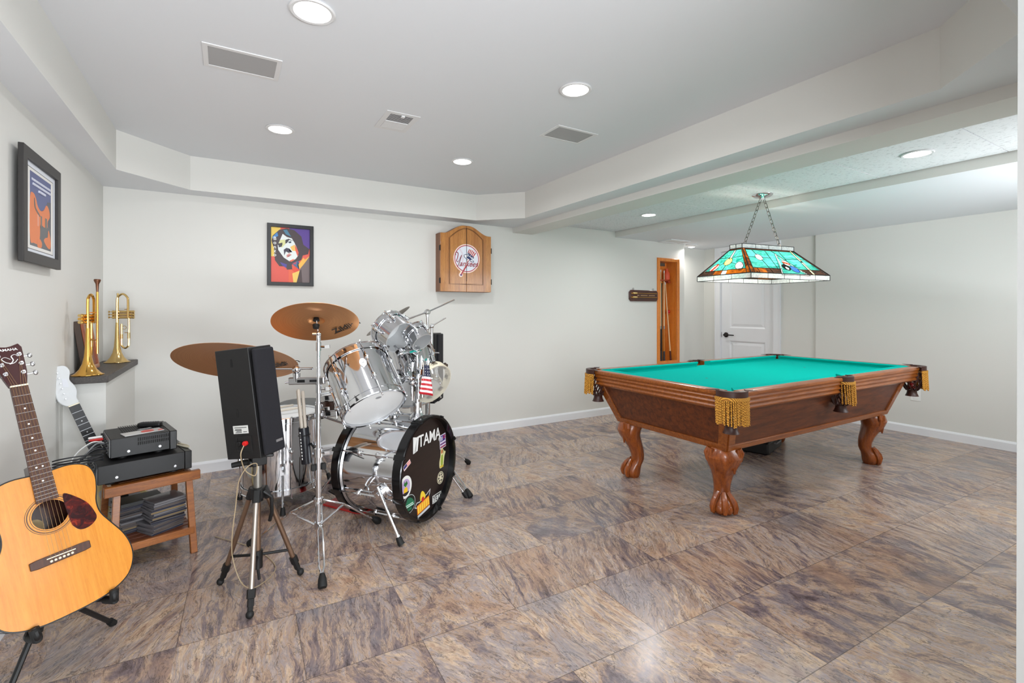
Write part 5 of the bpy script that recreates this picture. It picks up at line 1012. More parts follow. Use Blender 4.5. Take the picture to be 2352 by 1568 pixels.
b = MB(); b.prism([(.045, .105), (.12, .105), (.12, .138), (.045, .138)], bm_, bo*.0002, bo*.001); LB = obj('rating_label', b, mat('label_grey', (206, 206, 202), .5), r)
b = MB()
for k, (x0, x1, y) in enumerate(((.052, .113, .130), (.078, .11, .123), (.078, .112, .119), (.078, .104, .115), (.052, .07, .112), (.078, .109, .110))): b.prism([(x0, y-.0012), (x1, y-.0012), (x1, y+.0012), (x0, y+.0012)], bm_, bo*.001, bo*.0014)
obj('print_lines', b, BLACK, LB)
b = MB(); b.ring([(.035, .03), (.115, .03), (.115, .095), (.035, .095)], [(.045, .038), (.105, .038), (.105, .088), (.045, .088)], bm_, bo*.0, bo*.003); b.prism([(.045, .038), (.105, .038), (.105, .088), (.045, .088)], bm_, bo*.0002, bo*.0008); TP = obj('terminal_cup', b, DARK, r)
for x, c in ((.06, RED), (.088, BLACK)):
    b = MB(); p0 = bm_ @ V((x, .066, 0)); n = bm_.to_3x3().col[2]*bo; b.lathe([(.004, 0), (.009, .002), (.0105, .012), (.009, .016), (0, .017)], p0, n, 14); obj('terminal', b, c, TP)
for y in (.19, Hs-.055): b = MB(); b.prism([(x+.09, y_+y) for x, y_ in [(-.005, -.018), (.005, -.018), (.005, -.004), (.003, .016), (-.003, .016), (-.005, -.004)]], bm_, bo*.0002, bo*.0012); obj('keyhole', b, DARK, r)
# bronze photo tripod
TC = V((.117, 2.333, 0)); r = thing('tripod', 'bronze camera tripod with black joints carrying the black loudspeaker', 'tripod', tuple(TC)); BRZ = mat('bronze_tube', (142, 116, 96), .32, .85); BRZ2 = mat('silver_tube', (178, 166, 156), .3, .9)
b = MB(); b.tube([(0, 0, .12), (0, 0, .50)], .0125, 12); obj('centre_column', b, BRZ, r); b = MB(); b.tube([(0, 0, .42), (0, 0, .545)], .0165, 14); obj('upper_column', b, mat('grey_tube', (128, 124, 118), .35, .7), r)
b = MB(); b.cyl((0, 0, .40), (0, 0, .445), .030, n=18); b.cyl((0, 0, .385), (0, 0, .40), .022, n=16); b.tube([(.02, -.02, .43), (.052, -.02, .40), (.054, -.01, .33), (.046, .0, .29)], .008, 8); obj('shoulder', b, BLACK, r, bev=.002)
for k, f in enumerate(((.080, 2.138), (-.021, 2.465), (.291, 2.373))):
    F_ = V((f[0]-TC.x, f[1]-TC.y, 0)); n = F_.normalized(); top_ = n*.032+V((0, 0, .42)); kn = top_.lerp(F_, .80); b = MB(); b.tube([top_, kn], .0105, 10); g = obj('leg', b, BRZ2 if k == 0 else BRZ, r)
    b = MB(); d = (F_-top_).normalized(); b.tube([kn-d*.012, kn+d*.02, kn+d*.022, kn+d*.05], [.0165, .0165, .0125, .0125], 8); obj('leg_joint', b, BLACK, g); b = MB(); b.tube([top_-d*.02, top_+d*.03], .015, 8); obj('hinge_joint', b, BLACK, g)
    b = MB(); b.sph(F_+V((0, 0, .0155)), (.0155, .0155, .0155), 12); b.tube([F_+V((0, 0, .014)), kn+d*.045], .010, 8); obj('rubber_foot', b, RUBBER, g)
    b = MB(); b.tube([V((0, 0, .155)), n*n.dot(top_.lerp(F_, .72))+V((0, 0, .13))], .0062, 8); obj('brace', b, BLACK, r)
b = MB(); b.cyl((0, 0, .10), (0, 0, .175), .0195, n=14); b.tube([(0, 0, .10), (.006, -.006, .05)], .006, 8); obj('brace_hub', b, BLACK, r)
b = MB(); b.box(M.Translation((0, 0, .56)) @ M.Rotation(.3, 4, 'Z'), .06, .05, .04); b.box(M.Translation((.0, .0, .588)) @ M.Rotation(.1, 4, 'Y'), .12, .075, .014); b.cyl((-.035, -.01, .555), (-.02, -.008, .555), .018, n=14); obj('pan_head', b, BLACK, r, bev=.004)
b = MB(); b.tube([Rv*-.02+V((0, 0, .552)), Rv*-.05+V((0, 0, .55)), Rv*-.10-Fv*.02+V((0, 0, .543))], [.011, .0125, .011], 12); obj('pan_handle', b, RUBBER, r)
# speaker wire
WIRE = mat('tan_wire', (168, 148, 118), .5); pt_ = m @ (bm_ @ V((.062, .06, bo*.014))); pl = [pt_, pt_+V((-.012, -.02, -.03)), V((.06, 2.26, .565)), V((.075, 2.265, .535)), V((.105, 2.27, .515)), V((.11, 2.262, .565)), V((.075, 2.25, .56)), V((.045, 2.27, .50)), V((.035, 2.29, .40)), V((.022, 2.30, .27)), V((.025, 2.33, .16)), V((.06, 2.30, .06)), V((.12, 2.36, .006)), V((.2, 2.5, .004)), V((.12, 2.75, .004)), V((-.05, 3.0, .004))]
b = MB(); b.tube(smooth([tuple(p) for p in pl], 6), .0022, 6); tag(obj('speaker_wire', b, WIRE), 'thin tan speaker wire looped around the tripod head and down to the floor', 'cable')
# second loudspeaker at the back
mm = M.Translation((1.315, 3.475, .52)) @ M.Rotation(-.62, 4, 'Z'); r = thing('loudspeaker', 'black loudspeaker standing behind the chrome stands at the back of the kit', 'speaker', mat=mm)
b = MB(); b.bx(-.09, .09, -.075, .075, 0, .51); obj('cabinet', b, SPK, r, bev=.003); b = MB(); b.bx(.09, .108, -.07, .07, .006, .504); obj('grille', b, CLOTH, r, bev=.006)
r = thing('speaker_stand', 'slim black stand under the rear loudspeaker', 'stand', (1.315, 3.475, 0)); b = MB(); b.lathe([(0, 0), (.13, 0), (.13, .008), (.03, .02), (.016, .03), (0, .03)], n=32); obj('base', b, BLACK, r); b = MB(); b.cyl((0, 0, .02), (0, 0, .51), .014); obj('pole', b, BLACK, r); b = MB(); b.box(M.Translation((0, 0, .513)) @ M.Rotation(-.62, 4, 'Z'), .14, .11, .012); obj('plate', b, BLACK, r)
# thin cable along the back skirting
b = MB(); b.tube(smooth([(.25, 4.16, .005), (.5, 4.19, .02), (.75, 4.222, .05), (1.0, 4.222, .06)], 8), .0025, 6); tag(obj('floor_cable', b, GREYP), 'thin grey cable climbing the back skirting board behind the drums', 'cable')
# ---------------------------------------------------------------- wooden side table with receivers and disc cases
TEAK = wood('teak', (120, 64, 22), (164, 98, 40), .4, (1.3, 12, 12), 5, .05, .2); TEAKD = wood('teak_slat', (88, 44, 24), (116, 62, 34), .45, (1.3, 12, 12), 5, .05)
A0 = V((-.4435, 2.808, 0)); ex_ = V((.962, .272, 0)).normalized(); MT = frame(A0, ex_, V((0, 0, 1)).cross(ex_))
TW, TD = .313, .335
r = thing('side_table', 'small teak side table with slatted lower shelf under the black receivers', 'table', mat=MT)
b = MB(); b.bx(-.03, TW+.03, -.012, .016, .355, .40); obj('rail', b, TEAK, r, bev=.003); b = MB(); b.bx(-.03, TW+.03, TD-.016, TD+.012, .355, .40); obj('rail', b, TEAK, r, bev=.003)
for x in (0, TW-.03): b = MB(); b.bx(x, x+.03, .016, TD-.016, .36, .396); obj('rail', b, TEAK, r, bev=.002)
b = MB()
for k in range(8): y = .02+k*(TD-.045)/7.5; b.bx(.03, TW-.03, y, y+.03, .378, .396)
obj('top', b, TEAK, r, bev=.002)
for x, dx in ((.016, -.018), (TW-.016, .014)):
    for y, dy in ((.01, -.035), (TD-.01, .03)):
        b = MB(); b.bar((x+dx, y+dy, 0), (x, y, .36), .026, .028, up=(1, 0, 0)); obj('leg', b, TEAK, r, bev=.002)
zs = .125
for y in (-.03, TD+.012): b = MB(); b.bx(-.0, TW, y, y+.018, zs-.03, zs+.004); obj('shelf_rail', b, TEAK, r, bev=.002)
b = MB()
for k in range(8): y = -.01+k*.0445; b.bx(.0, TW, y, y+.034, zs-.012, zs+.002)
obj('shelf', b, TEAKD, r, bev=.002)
def on(x, y, z): return MT @ V((x, y, z))
AMP = mat('amp_black', (11, 11, 13), .48); AMPF = mat('amp_back', (120, 121, 122), .45, .3)
def amp(nm, lab, x0, y0, W, Dp, z0, Hh, rot=0, vents=True):
    m = MT @ M.Translation((x0, y0, z0)) @ M.Rotation(rot, 4, 'Z'); r = thing(nm, lab, 'amplifier', mat=m); k = .012
    b = MB(); b.bx(.003, W-.03, .0, Dp, k, k+Hh); obj('cover', b, AMP, r, bev=.002)
    b = MB(); b.bx(W-.03, W, -.002, Dp+.002, k-.004, k+Hh+.001); obj('front_panel', b, mat('amp_front', (9, 9, 11), .35), r, bev=.003)
    b = MB(); b.bx(.0, .0025, .006, Dp-.006, k+.003, k+Hh-.003); BK = obj('rear_panel', b, AMPF, r)
    for x in (.05, W-.07):
        for y in (.04, Dp-.04): b = MB(); b.cyl((x, y, 0), (x, y, k), .018, n=16); obj('foot', b, RUBBER, r)
    for x in (.07, W-.07): b = MB(); b.lathe([(.009, .0003), (.008, -.001), (.004, -.0015), (.003, .0005)], (x, 0, k+.022), (0, -1, 0), 14); b.lathe([(0, .0032), (.0055, .003), (.0065, .0005)], (x, 0, k+.022), (0, -1, 0), 12); obj('screw', b, CHROME2, r)
    if vents:
        b = MB()
        for j in range(2):
            for i in range(20): b.bx(.105+i*.0075, .109+i*.0075, -.0008, .0002, k+Hh*.5+j*.02, k+Hh*.5+.015+j*.02)
        for j in range(9):
            for i in range(22): b.bx(.06+i*.009, .066+i*.009, .09+j*.024, .105+j*.024, k+Hh-.0002, k+Hh+.0005)
        v = obj('vent_slots', b, DARK, r)
    b = MB()
    for j in range(3):
        for i in range(6): b.cyl((.001, .05+i*.045, k+Hh*(.22+.27*j)), (-.008, .05+i*.045, k+Hh*(.22+.27*j)), .005, n=10)
    obj('socket_row', b, mat('socket', (70, 70, 72), .4, .5), BK)
    return r
amp('receiver', 'wide black audio component lying directly on the side table', -.052, .022, .365, .37, .40, .084, 0, False)
amp('receiver', 'shorter black receiver with vent slots stacked on the wider unit', .0, .085, .262, .27, .497, .088, -.02)
ztop = .497+.012+.088
RM = MT @ M.Translation((.185, .275, ztop)) @ M.Rotation(-.55, 4, 'Z'); r = thing('remote_control', 'black remote control on the back corner of the upper receiver', 'remote control', mat=RM)
b = MB(); b.prism(smooth([(-.05, -.018), (-.03, -.021), (.035, -.019), (.052, -.013), (.052, .013), (.035, .019), (-.03, .021), (-.05, .018)], 3, True), M(), .002, .022); obj('body', b, BLACK, r, bev=.004)
b = MB()
for i in range(7):
    for j in range(3): b.bx(-.037+i*.011, -.030+i*.011, -.012+j*.009, -.006+j*.009, .0218, .024)
obj('button_pad', b, mat('button_grey', (60, 60, 64), .5), r)
m = MT @ M.Translation((.13, .135, ztop+.001)) @ M.Rotation(.12, 4, 'Z'); r = thing('disc_sleeve', 'clear disc sleeve with red print lying on the upper receiver', 'disc sleeve', mat=m)
b = MB(); b.bx(-.075, .085, -.025, .05, 0, .004); obj('case', b, mat('clear_grey', (196, 194, 192), .25), r, bev=.001); b = MB(); b.prism(smooth([(.0, -.01), (.03, -.015), (.05, .0), (.045, .03), (.02, .035), (.0, .02)], 4, True), M(), .004, .0046); b.prism([(.06, -.02), (.082, -.02), (.082, .01), (.065, .0)], M(), .004, .0046); obj('red_print', b, mat('print_red', (206, 70, 62), .4), r)
m = MT @ M.Translation((.15, .215, ztop+.001)) @ M.Rotation(.3, 4, 'Z'); b = MB(); b.prism([(-.03, .0), (-.012, .012), (.01, .006), (.03, .014), (.035, -.002), (.012, -.012), (-.014, -.01)], m, 0, .005); tag(obj('foil_wrapper', b, mat('foil', (190, 192, 196), .25, .8), bev=.001), 'crumpled silver foil wrapper behind the disc sleeve', 'wrapper')
for k, (y, l) in enumerate(((.15, 'thin cream pen lying beside the upper receiver, rear one'), (.12, 'thin cream pen lying beside the upper receiver, front one'))):
    p0, p1 = on(.295-.012*k, y+.05, .497+.006), on(.318-.004*k, y-.055, .497+.006); b = MB(); b.tube([p0, p0.lerp(p1, .8), p1], [.0045, .0048, .002], 8); tag(obj('pen', b, IVORY), l, 'pen', 'pens on the wide receiver')
# cables behind the receivers
CABK = mat('cable_black', (16, 19, 25), .5)
def cable(lab, pts, rr_, mt_, grp='cables behind the receivers'):
    b = MB(); b.tube(smooth([tuple(on(*p)) for p in pts], 7), rr_, 6); tag(obj('cable', b, mt_), lab, 'cable', grp)
cable('thick black power cable plugged into the upper receiver', [(-.006, .15, .545), (-.05, .14, .55), (-.09, .10, .53), (-.12, .05, .515), (-.15, .08, .50)], .0045, CABK)
cable('grey cable curving out of the upper receiver rear panel', [(-.006, .19, .56), (-.04, .17, .57), (-.09, .13, .53), (-.14, .16, .50), (-.16, .2, .47)], .0035, GREYP); cable('pale cable drooping over the rear edge of the wide receiver', [(-.006, .22, .56), (-.05, .20, .575), (-.1, .2, .54), (-.13, .12, .508), (-.09, .06, .505), (-.11, .03, .49)], .003, WPLAS)
cable('dark blue cable coiled in flat loops above the acoustic guitar', [(-.05+.085*math.cos(a)-.06, .055+.035*math.sin(a), .515+.004*a/2) for a in (k*.6 for k in range(27))], .003, CABK); cable('black cable dropping from the coil past the table corner', [(-.06, .03, .515), (-.055, .01, .50), (-.065, -.005, .45), (-.06, .0, .41), (-.075, .03, .39), (-.08, .06, .3)], .0036, CABK)
for (y, z), c, l in (((.24, .575), RED, 'red audio plug at the rear of the upper receiver'), ((.262, .582), WPLAS, 'white audio plug at the rear of the upper receiver')):
    b = MB(); b.tube([on(-.008, y, z), on(-.035, y-.005, z), on(-.06, y-.01, z+.004)], [.006, .008, .004], 8); tag(obj('audio_plug', b, c), l, 'plug', 'audio plugs')
# disc cases, every case its own thing
CASE = [mat('case_%d' % i, c, .25) for i, c in enumerate(((112, 110, 112), (62, 58, 64), (26, 24, 28), (84, 74, 68), (40, 42, 56), (132, 112, 78)))]
CLR = mat('clear_plastic', (96, 94, 98), .12)
def cdcase(x, y, z, a, k, lab, grp):
    r = thing('disc_case', lab, 'disc case', mat=MT @ M.Translation((x, y, z)) @ M.Rotation(a, 4, 'Z'), group=grp)
    b = MB(); b.bx(-.071, .071, -.0625, .0625, 0, .0098); obj('tray', b, CLR, r, bev=.0008, seg=1)
    b = MB(); b.bx(-.0705, .0716, -.063, .063, .002, .0080); obj('insert', b, CASE[k], r)
    return r
ORD = ['bottom', 'second', 'third', 'fourth', 'fifth', 'sixth', 'seventh', 'eighth', 'ninth', 'tenth', 'eleventh', 'twelfth', 'thirteenth', 'fourteenth', 'top']
z = zs+.002; rs = random.Random(3)
for i in range(15):
    tw = .35 if i < 5 else (.12 if i < 9 else .2); off = (0, 0) if i < 5 else (.012, -.004)
    lab = ORD[i]+(' disc case from the bottom' if 0 < i < 14 else ' disc case')+' of the right hand stack on the lower shelf'
    cdcase(.195+off[0]+rs.uniform(-.006, .006), .075+off[1]+rs.uniform(-.006, .006), z, tw+rs.uniform(-.07, .07), rs.randrange(6) if i < 14 else 0, lab, 'disc cases in the right hand stack'); z += .0101
z = zs+.002
for i in range(13):
    lab = (ORD[i] if i < 12 else 'top')+(' disc case from the bottom' if 0 < i < 12 else ' disc case')+' of the left hand stack on the lower shelf'
    cdcase(.10+rs.uniform(-.008, .008), .175+rs.uniform(-.005, .008), z, .1+rs.uniform(-.12, .12), rs.randrange(6), lab, 'disc cases in the left hand stack'); z += .0101
b = MB(); m = MT @ M.Translation((.125, .165, z)) @ M.Rotation(.05, 4, 'Z'); b.box(m @ M.Translation((0, 0, .009)), .17, .12, .017); tag(obj('disc_box', b, BLACK, bev=.001), 'flat black box on top of the left hand disc stack', 'case')
# ---------------------------------------------------------------- trumpets and plaque on the ledge
def tube_s(b, pts, r_, n=8, k=6): b.tube(smooth(pts, k), r_, n)
def trumpet(lab, loc, az, Hh, BR, mt, mouth, lx, ly):
    r = thing('trumpet', lab, 'trumpet', loc, az); s = Hh/.47
    prof = [(BR, 0), (BR*.985, .003), (BR*.8, .012), (BR*.55, .034), (BR*.36, .065), (BR*.25, .105), (BR*.19, .16), (BR*.155, .22), (.0085, .27)]
    b = MB(); b.lathe([(x, z*s) for x, z in prof], n=40); obj('bell', b, mt, r, fix=False)
    b = MB(); b.torus((0, 0, .0025), (0, 0, 1), BR, .0024, 40, 6); obj('bell_rim', b, mt, r)
    X = .060; b = MB(); t1 = .45*s; tube_s(b, [(0, 0, .26*s), (0, 0, .42*s), (.006, 0, .445*s), (.022, 0, .462*s), (X-.022, 0, .462*s), (X-.006, 0, .445*s), (X, 0, .42*s), (X, 0, .30*s)], .0068); obj('bow', b, mt, r)
    L_ = .0; b = MB(); tube_s(b, [(X, .012, .31*s), (X, .012, .13*s), (X-.004, .012, .108*s), (X-.02, .012, .095*s), (X-.036, .012, .108*s), (X-.04, .012, .13*s), (X-.04, .012, .26*s)], .0062); b.cyl((X, .012, .16*s), (X, .012, .20*s), .0082, n=10); b.cyl((X-.04, .012, .16*s), (X-.04, .012, .19*s), .0082, n=10); obj('tuning_slide', b, mt, r)
    zm = Hh if not mouth else Hh+.01; b = MB(); b.tube([(lx, ly, .12*s), (lx, ly, zm)], .0058, 10)
    obj('leadpipe', b, mt, r)
    if mouth: b = MB(); b.lathe([(.0045, 0), (.006, .02), (.0075, .045), (.0145, .062), (.0155, .068), (.013, .072), (.007, .06)], (lx, ly, zm-.004), (0, 0, 1), 20); obj('mouthpiece', b, mat('mouthpiece', (120, 84, 66), .35, .9), r)
    for k in range(3):
        z = (.305+.019*k)*s; b = MB(); b.tube([(-.022, .013, z), (X+.022, .013, z)], .0086, 14); b.tube([(-.03, .013, z), (-.022, .013, z)], .0095, 14); b.tube([(X+.022, .013, z), (X+.03, .013, z)], .0095, 14); b.tube([(-.03, .013, z), (-.047, .013, z)], .003, 6); b.tube([(-.047, .013, z), (-.051, .013, z)], .0075, 12)
        b.tube([(0, 0, z), (.012, .013, z)], .005, 8); obj('valve', b, mt if k == 1 else GOLD2, r)
    b = MB()
    for z in (.20, .36): b.tube([(0, 0, z*s), (lx, ly, z*s)], .0024, 6); b.tube([(X-.02, .0, z*s), (X, .012, z*s)], .0024, 6)
    b.torus((X-.025, .012, .235*s), (0, 1, 0), .011, .0018, 18, 5); obj('brace', b, mt, r)
trumpet('bright gold trumpet with brown mouthpiece standing on its bell at the ledge front', (-.627, 3.33, .861), math.radians(76), .43, .066, GOLD, True, .026, -.030)
trumpet('pale brass trumpet without mouthpiece standing on its bell near the corner', (-.617, 4.06, .861), math.radians(-12), .455, .068, GOLD2, False, -.006, .026)
m = M.Translation((-.675, 3.60, .861)) @ M.Rotation(math.radians(16), 4, 'Z') @ M.Rotation(math.radians(-9), 4, 'X'); 
m = M.Translation((-.655, 3.50, .861)) @ M.Rotation(math.radians(-8), 4, 'Y'); r = thing('plaque', 'brown wooden plaque leaning on the wall behind the gold trumpet', 'plaque', mat=m); RW = wood('plaque_wood', (142, 66, 30), (172, 90, 44), .35, (12, 12, 1), 4, .04, .4)
b = MB(); b.bx(-.03, 0, -.0, .21, .004, .285); obj('back_box', b, mat('plaque_side', (66, 48, 38), .5), r, bev=.003); b = MB(); mq = frame((0, 0, 0), (0, 1, 0), (0, 0, 1)); b.ring([(0, .004), (.21, .004), (.21, .285), (0, .285)], [(.028, .03), (.182, .03), (.182, .26), (.028, .26)], mq, 0, .014); obj('frame', b, RW, r, bev=.003); b = MB(); b.prism([(.026, .028), (.184, .028), (.184, .262), (.026, .262)], mq, 0, .004); obj('panel', b, wood('plaque_panel', (122, 62, 36), (140, 80, 50), .35), r)
# ---------------------------------------------------------------- guitars
def half(P): return P+[(-x, y) for x, y in P[::-1] if abs(x) > 1e-6]
GB, GN = V((-.4445, 2.017, .4346)), V((-.578, 2.159, .953)); gy = (GN-GB).normalized(); gn = V((.5, -.866, 0)); gn = (gn-gy*gn.dot(gy)).normalized(); gx = gy.cross(gn); KG = .93; MG = M((gx*KG, gy*KG, gn*KG)).transposed().to_4x4(); MG.translation = GB; SL = (GN-GB).length/KG
r = thing('acoustic_guitar', 'acoustic guitar with spruce top and dark tortoise pickguard leaning in a floor stand', 'guitar', mat=MG)
OUT = smooth([(0, .283), (.075, .287), (.122, .268), (.138, .228), (.134, .18), (.124, .135), (.127, .092), (.149, .045), (.176, -.01), (.188, -.065), (.181, -.115), (.152, -.158), (.09, -.184), (0, -.190), (-.09, -.184), (-.152, -.158), (-.181, -.115), (-.188, -.065), (-.176, -.01), (-.149, .045), (-.127, .092), (-.124, .135), (-.134, .18), (-.138, .228), (-.122, .268), (-.075, .287)], 5, True)
SPR = wood('spruce_top', (196, 120, 30), (212, 142, 46), .24, (26, 1, 26), 4, .015, .7, (184, 102, 24)); MAH = wood('dark_mahogany', (48, 24, 18), (66, 34, 26), .25, (10, 1, 10), 4, .03, .6); ROSE = wood('rosewood', (58, 32, 22), (84, 50, 36), .4, (30, 2, 30), 5, .03)
TORT = mat('tortoise', (70, 18, 18), .12); t = NT(TORT); t.link(t.ramp(t.noise(t.oc(), 34, 4, .6, 1), (.42, (44, 12, 16)), (.58, (74, 20, 18)), (.68, (140, 40, 24))), 'Base Color')
SH = (0, .142); SR = .047
b = MB(); n = len(OUT)
hole = [(SH[0]+SR*math.cos(a), SH[1]+SR*math.sin(a)) for a in (math.atan2(y-SH[1], x-SH[0]) for x, y in OUT)]; b.ring(OUT, hole, M(), -.003, 0); obj('soundboard', b, SPR, r)
b = MB(); b.ring(OUT, [(x*.985, (y-.05)*.99+.05) for x, y in OUT], M(), -.102, -.003); b.prism([(x*.985, (y-.05)*.99+.05) for x, y in OUT], M(), -.104, -.099); obj('body', b, MAH, r, ang=30)
b = MB(); b.tube([(x, y, -.001) for x, y in OUT], .0024, 6, closed=True); b.tube([(x, y, -.102) for x, y in OUT], .0022, 6, closed=True); obj('binding', b, BLACK, r)
b = MB()
for R_, w in ((.051, .0008), (.0585, .0016), (.0635, .0008)): b.lathe([(R_-w, .0003), (R_+w, .0003)], (SH[0], SH[1], 0), (0, 0, 1), 48)
obj('rosette', b, mat('rosette', (96, 66, 44), .4), r); b = MB(); b.lathe([(.0, .0), (.026, 0)], (-.022, .118, -.0985), (0, 0, 1), 24); obj('maker_label', b, mat('label_tan', (206, 178, 130), .6), r)
b = MB(); PG = smooth([(.040, .182), (.052, .192), (.095, .145), (.112, .10), (.112, .075), (.09, .058), (.065, .058), (.050, .075), (.044, .098)], 4, True); b.prism(PG, M(), .0003, .002)
# follow the hole edge
obj('pickguard', b, TORT, r)
b = MB(); b.prism([(-.078, -.012), (-.06, -.015), (.06, -.015), (.078, -.012), (.078, .012), (.06, .014), (-.06, .014), (-.078, .012)], M(), .0, .008); BR_ = obj('bridge', b, ROSE, r, bev=.002)
b = MB(); b.box(M.Translation((0, .004, .0095)) @ M.Rotation(-.03, 4, 'Z'), .074, .003, .004); obj('saddle', b, IVORY, BR_)
for k in range(6): b = MB(); b.sph((-.027+.0108*k, -.006, .0095), (.0042, .0042, .004), 10); obj('bridge_pin', b, IVORY, BR_)
b = MB(); FB = .188; b.prism([(-.0285, FB), (.0285, FB), (.0225, SL), (-.0225, SL)], M(), .001, .009); FBO = obj('fretboard', b, ROSE, r)
b = MB(); b.tube([(0, .30, -.0155), (0, SL, -.0145)], [.0215, .0195], 14); b.prism([(-.02, .275), (.02, .275), (.018, .32), (-.018, .32)], M(), -.075, -.01); obj('neck', b, MAH, r)
b = MB(); SC_ = SL; NF_ = 20
for k in range(1, NF_+1):
    y = SL-SC_*(1-2**(-k/12)); 
    if y < FB+.002: break
    w = .0225+(.006)*(SL-y)/(SL-FB); b.tube([(-w, y, .0094), (w, y, .0094)], .0011, 5)
obj('frets', b, CHROME2, FBO); b = MB()
for k in (3, 5, 7, 9, 12, 15):
    y = SL-SC_*(1-(2**(-(k-.5)/12))); b.lathe([(0, .0004), (.003, .0004), (.003, 0)], (-.008 if k == 12 else 0, y, .009), (0, 0, 1), 12)
    if k == 12: b.lathe([(0, .0004), (.003, .0004), (.003, 0)], (.008, y, .009), (0, 0, 1), 12)
obj('dot_inlay', b, WPLAS, FBO); b = MB(); b.bx(-.0225, .0225, SL, SL+.005, .003, .0125); obj('nut', b, IVORY, r)
HS = [(-.0225, SL+.004), (.0225, SL+.004), (.030, SL+.035), (.0345, SL+.06), (.041, SL+.155), (.034, SL+.170), (.012, SL+.161), (0, SL+.159), (-.012, SL+.161), (-.034, SL+.170), (-.041, SL+.155), (-.0345, SL+.06), (-.030, SL+.035)]
mh_ = M.Translation((0, SL, .0)) @ M.Rotation(math.radians(-12), 4, 'X') @ M.Translation((0, -SL, 0)); b = MB(); b.prism(HS, mh_, -.012, .004); HSO = obj('headstock', b, mat('headstock_red', (58, 20, 20), .2), r, bev=.002)
b = MB(); b.text('YAMAHA', mh_ @ M.Translation((0, SL+.147, .0042)), .0135, .0003, bold=.0002); 
for P_ in ([(0, .092), (-.012, .098), (-.02, .112), (-.010, .118), (.002, .108)], [(0, .092), (.008, .104), (.006, .120), (.016, .126), (.022, .118)], [(-.004, .09), (.010, .094), (.020, .106)]): b.tube([mh_ @ V((x, SL+y, .0044)) for x, y in smooth(P_, 4)], .0016, 5, flat=.5)
obj('lettering', b, WPLAS, HSO)
for sx in (-1, 1):
    for k in range(3):
        x, y = sx*(.0225+.0022*k), SL+.052+.036*k; b = MB(); b.cyl(mh_ @ V((x, y, .004)), mh_ @ V((x, y, .007)), .0068, n=14); b.cyl(mh_ @ V((x, y, .006)), mh_ @ V((x, y, .017)), .0036, n=10); b.cyl(mh_ @ V((x, y, -.016)), mh_ @ V((sx*.052, y, -.012)), .0025, n=8)
        b.sph(mh_ @ V((sx*.058, y, -.012)), (.0075, .0095, .0045), 12); obj('tuner', b, GOLD2 if False else CHROME2, HSO)
for k in range(6):
    f = k/5; x0, x1 = -.027+.054*f, -.018+.036*f; j = k if k < 3 else 5-k; sx = -1 if k < 3 else 1; jj = (0, 1, 2)[j]; b = MB(); q = mh_ @ V((sx*(.0225+.0022*jj), SL+.052+.036*jj, .010)); b.tube([(x0, -.005, .0105), (x0*.99, .004, .0125), (x1, SL+.002, .0130), tuple(q)], .00045, 4); obj('string', b, mat('bronze_string', (150, 118, 78), .4, .8), r)
# floor stand for the acoustic guitar
gd = V((gx.x, gx.y, 0)).normalized(); gf = V((gn.x, gn.y, 0)).normalized(); gc = V((GB.x, GB.y, 0)); r = thing('guitar_stand', 'black folding guitar stand under the acoustic guitar', 'guitar stand', tuple(gc))
def gl(x, y, z): return (MG @ V((x, y, z)))-gc
b = MB(); hub = gl(0, -.10, -.19); hub.z = max(hub.z, .2); b.tube([hub+V((0, 0, .1)), hub, hub-V((0, 0, .06))], .011, 10); obj('column', b, BLACK, r)
for x, s in ((-.10, -1), (.10, 1)):
    b = MB(); p1 = gl(x, -.205, -.09); p2 = gl(x, -.213, .012); p3 = gl(x*1.04, -.178, .020); b.tube(smooth([hub-V((0, 0, .03)), (hub+p1)/2-V((0, 0, .02)), p1, p2, p3], 5), .008, 8); obj('yoke', b, BLACK, r); b = MB(); b.tube([p1+(p2-p1)*.3, p2, p3], .0125, 10); obj('yoke_pad', b, RUBBER, r)
for ft in ((-.372, 2.36, .009), (-.575, 1.99, .009), (-.60, 2.45, .009)):
    f = V(ft)-gc; b = MB(); b.tube([hub-V((0, 0, .02)), f], .0085, 8); g = obj('leg', b, BLACK, r); b = MB(); d = (f-hub).normalized(); b.tube([f-d*.02, f+d*.008], .0125, 10); b.cyl(f+V((0, 0, -.008)), f+V((0, 0, .006)), .011, n=10); obj('rubber_foot', b, RUBBER, g)
# white electric guitar behind the side table
E0, E1 = V((-.47, 3.235, .17)), V((-.664, 3.215, .725)); ey = (E1-E0).normalized(); en = V((.42, -.9, 0)); en = (en-ey*en.dot(ey)).normalized(); exx = ey.cross(en); ME = M((exx, ey, en)).transposed().to_4x4(); ME.translation = E0; EL = (E1-E0).length
GWHITE = mat('guitar_white', (204, 206, 207), .3)
r = thing('electric_guitar', 'cream electric guitar with white headstock leaning in the corner behind the side table', 'guitar', mat=ME)
CREAM = mat('cream_lacquer', (232, 216, 160), .2); OE = smooth([(.03, .16), (.075, .22), (.11, .225), (.115, .17), (.098, .10), (.108, .03), (.145, -.05), (.145, -.12), (.10, -.175), (.0, -.195), (-.11, -.17), (-.145, -.10), (-.13, -.02), (-.098, .07), (-.115, .16), (-.12, .23), (-.085, .26), (-.045, .20), (-.03, .16)], 5, True)
b = MB(); b.prism(OE, M(), -.022, .02); obj('body', b, CREAM, r, bev=.006); b = MB(); b.prism(smooth([(.02, .13), (.07, .16), (.08, .05), (.11, -.05), (.115, -.12), (.05, -.10), (-.02, .0), (-.06, .06), (-.06, .13)], 4, True), M(), .020, .022); obj('pickguard', b, GWHITE, r)
for x, y in ((.085, -.02), (.10, -.065), (.105, -.11)): b = MB(); b.lathe([(0, .016), (.010, .015), (.013, .0)], (x, y, .022), (0, 0, 1), 16); obj('knob', b, BLACK, r)
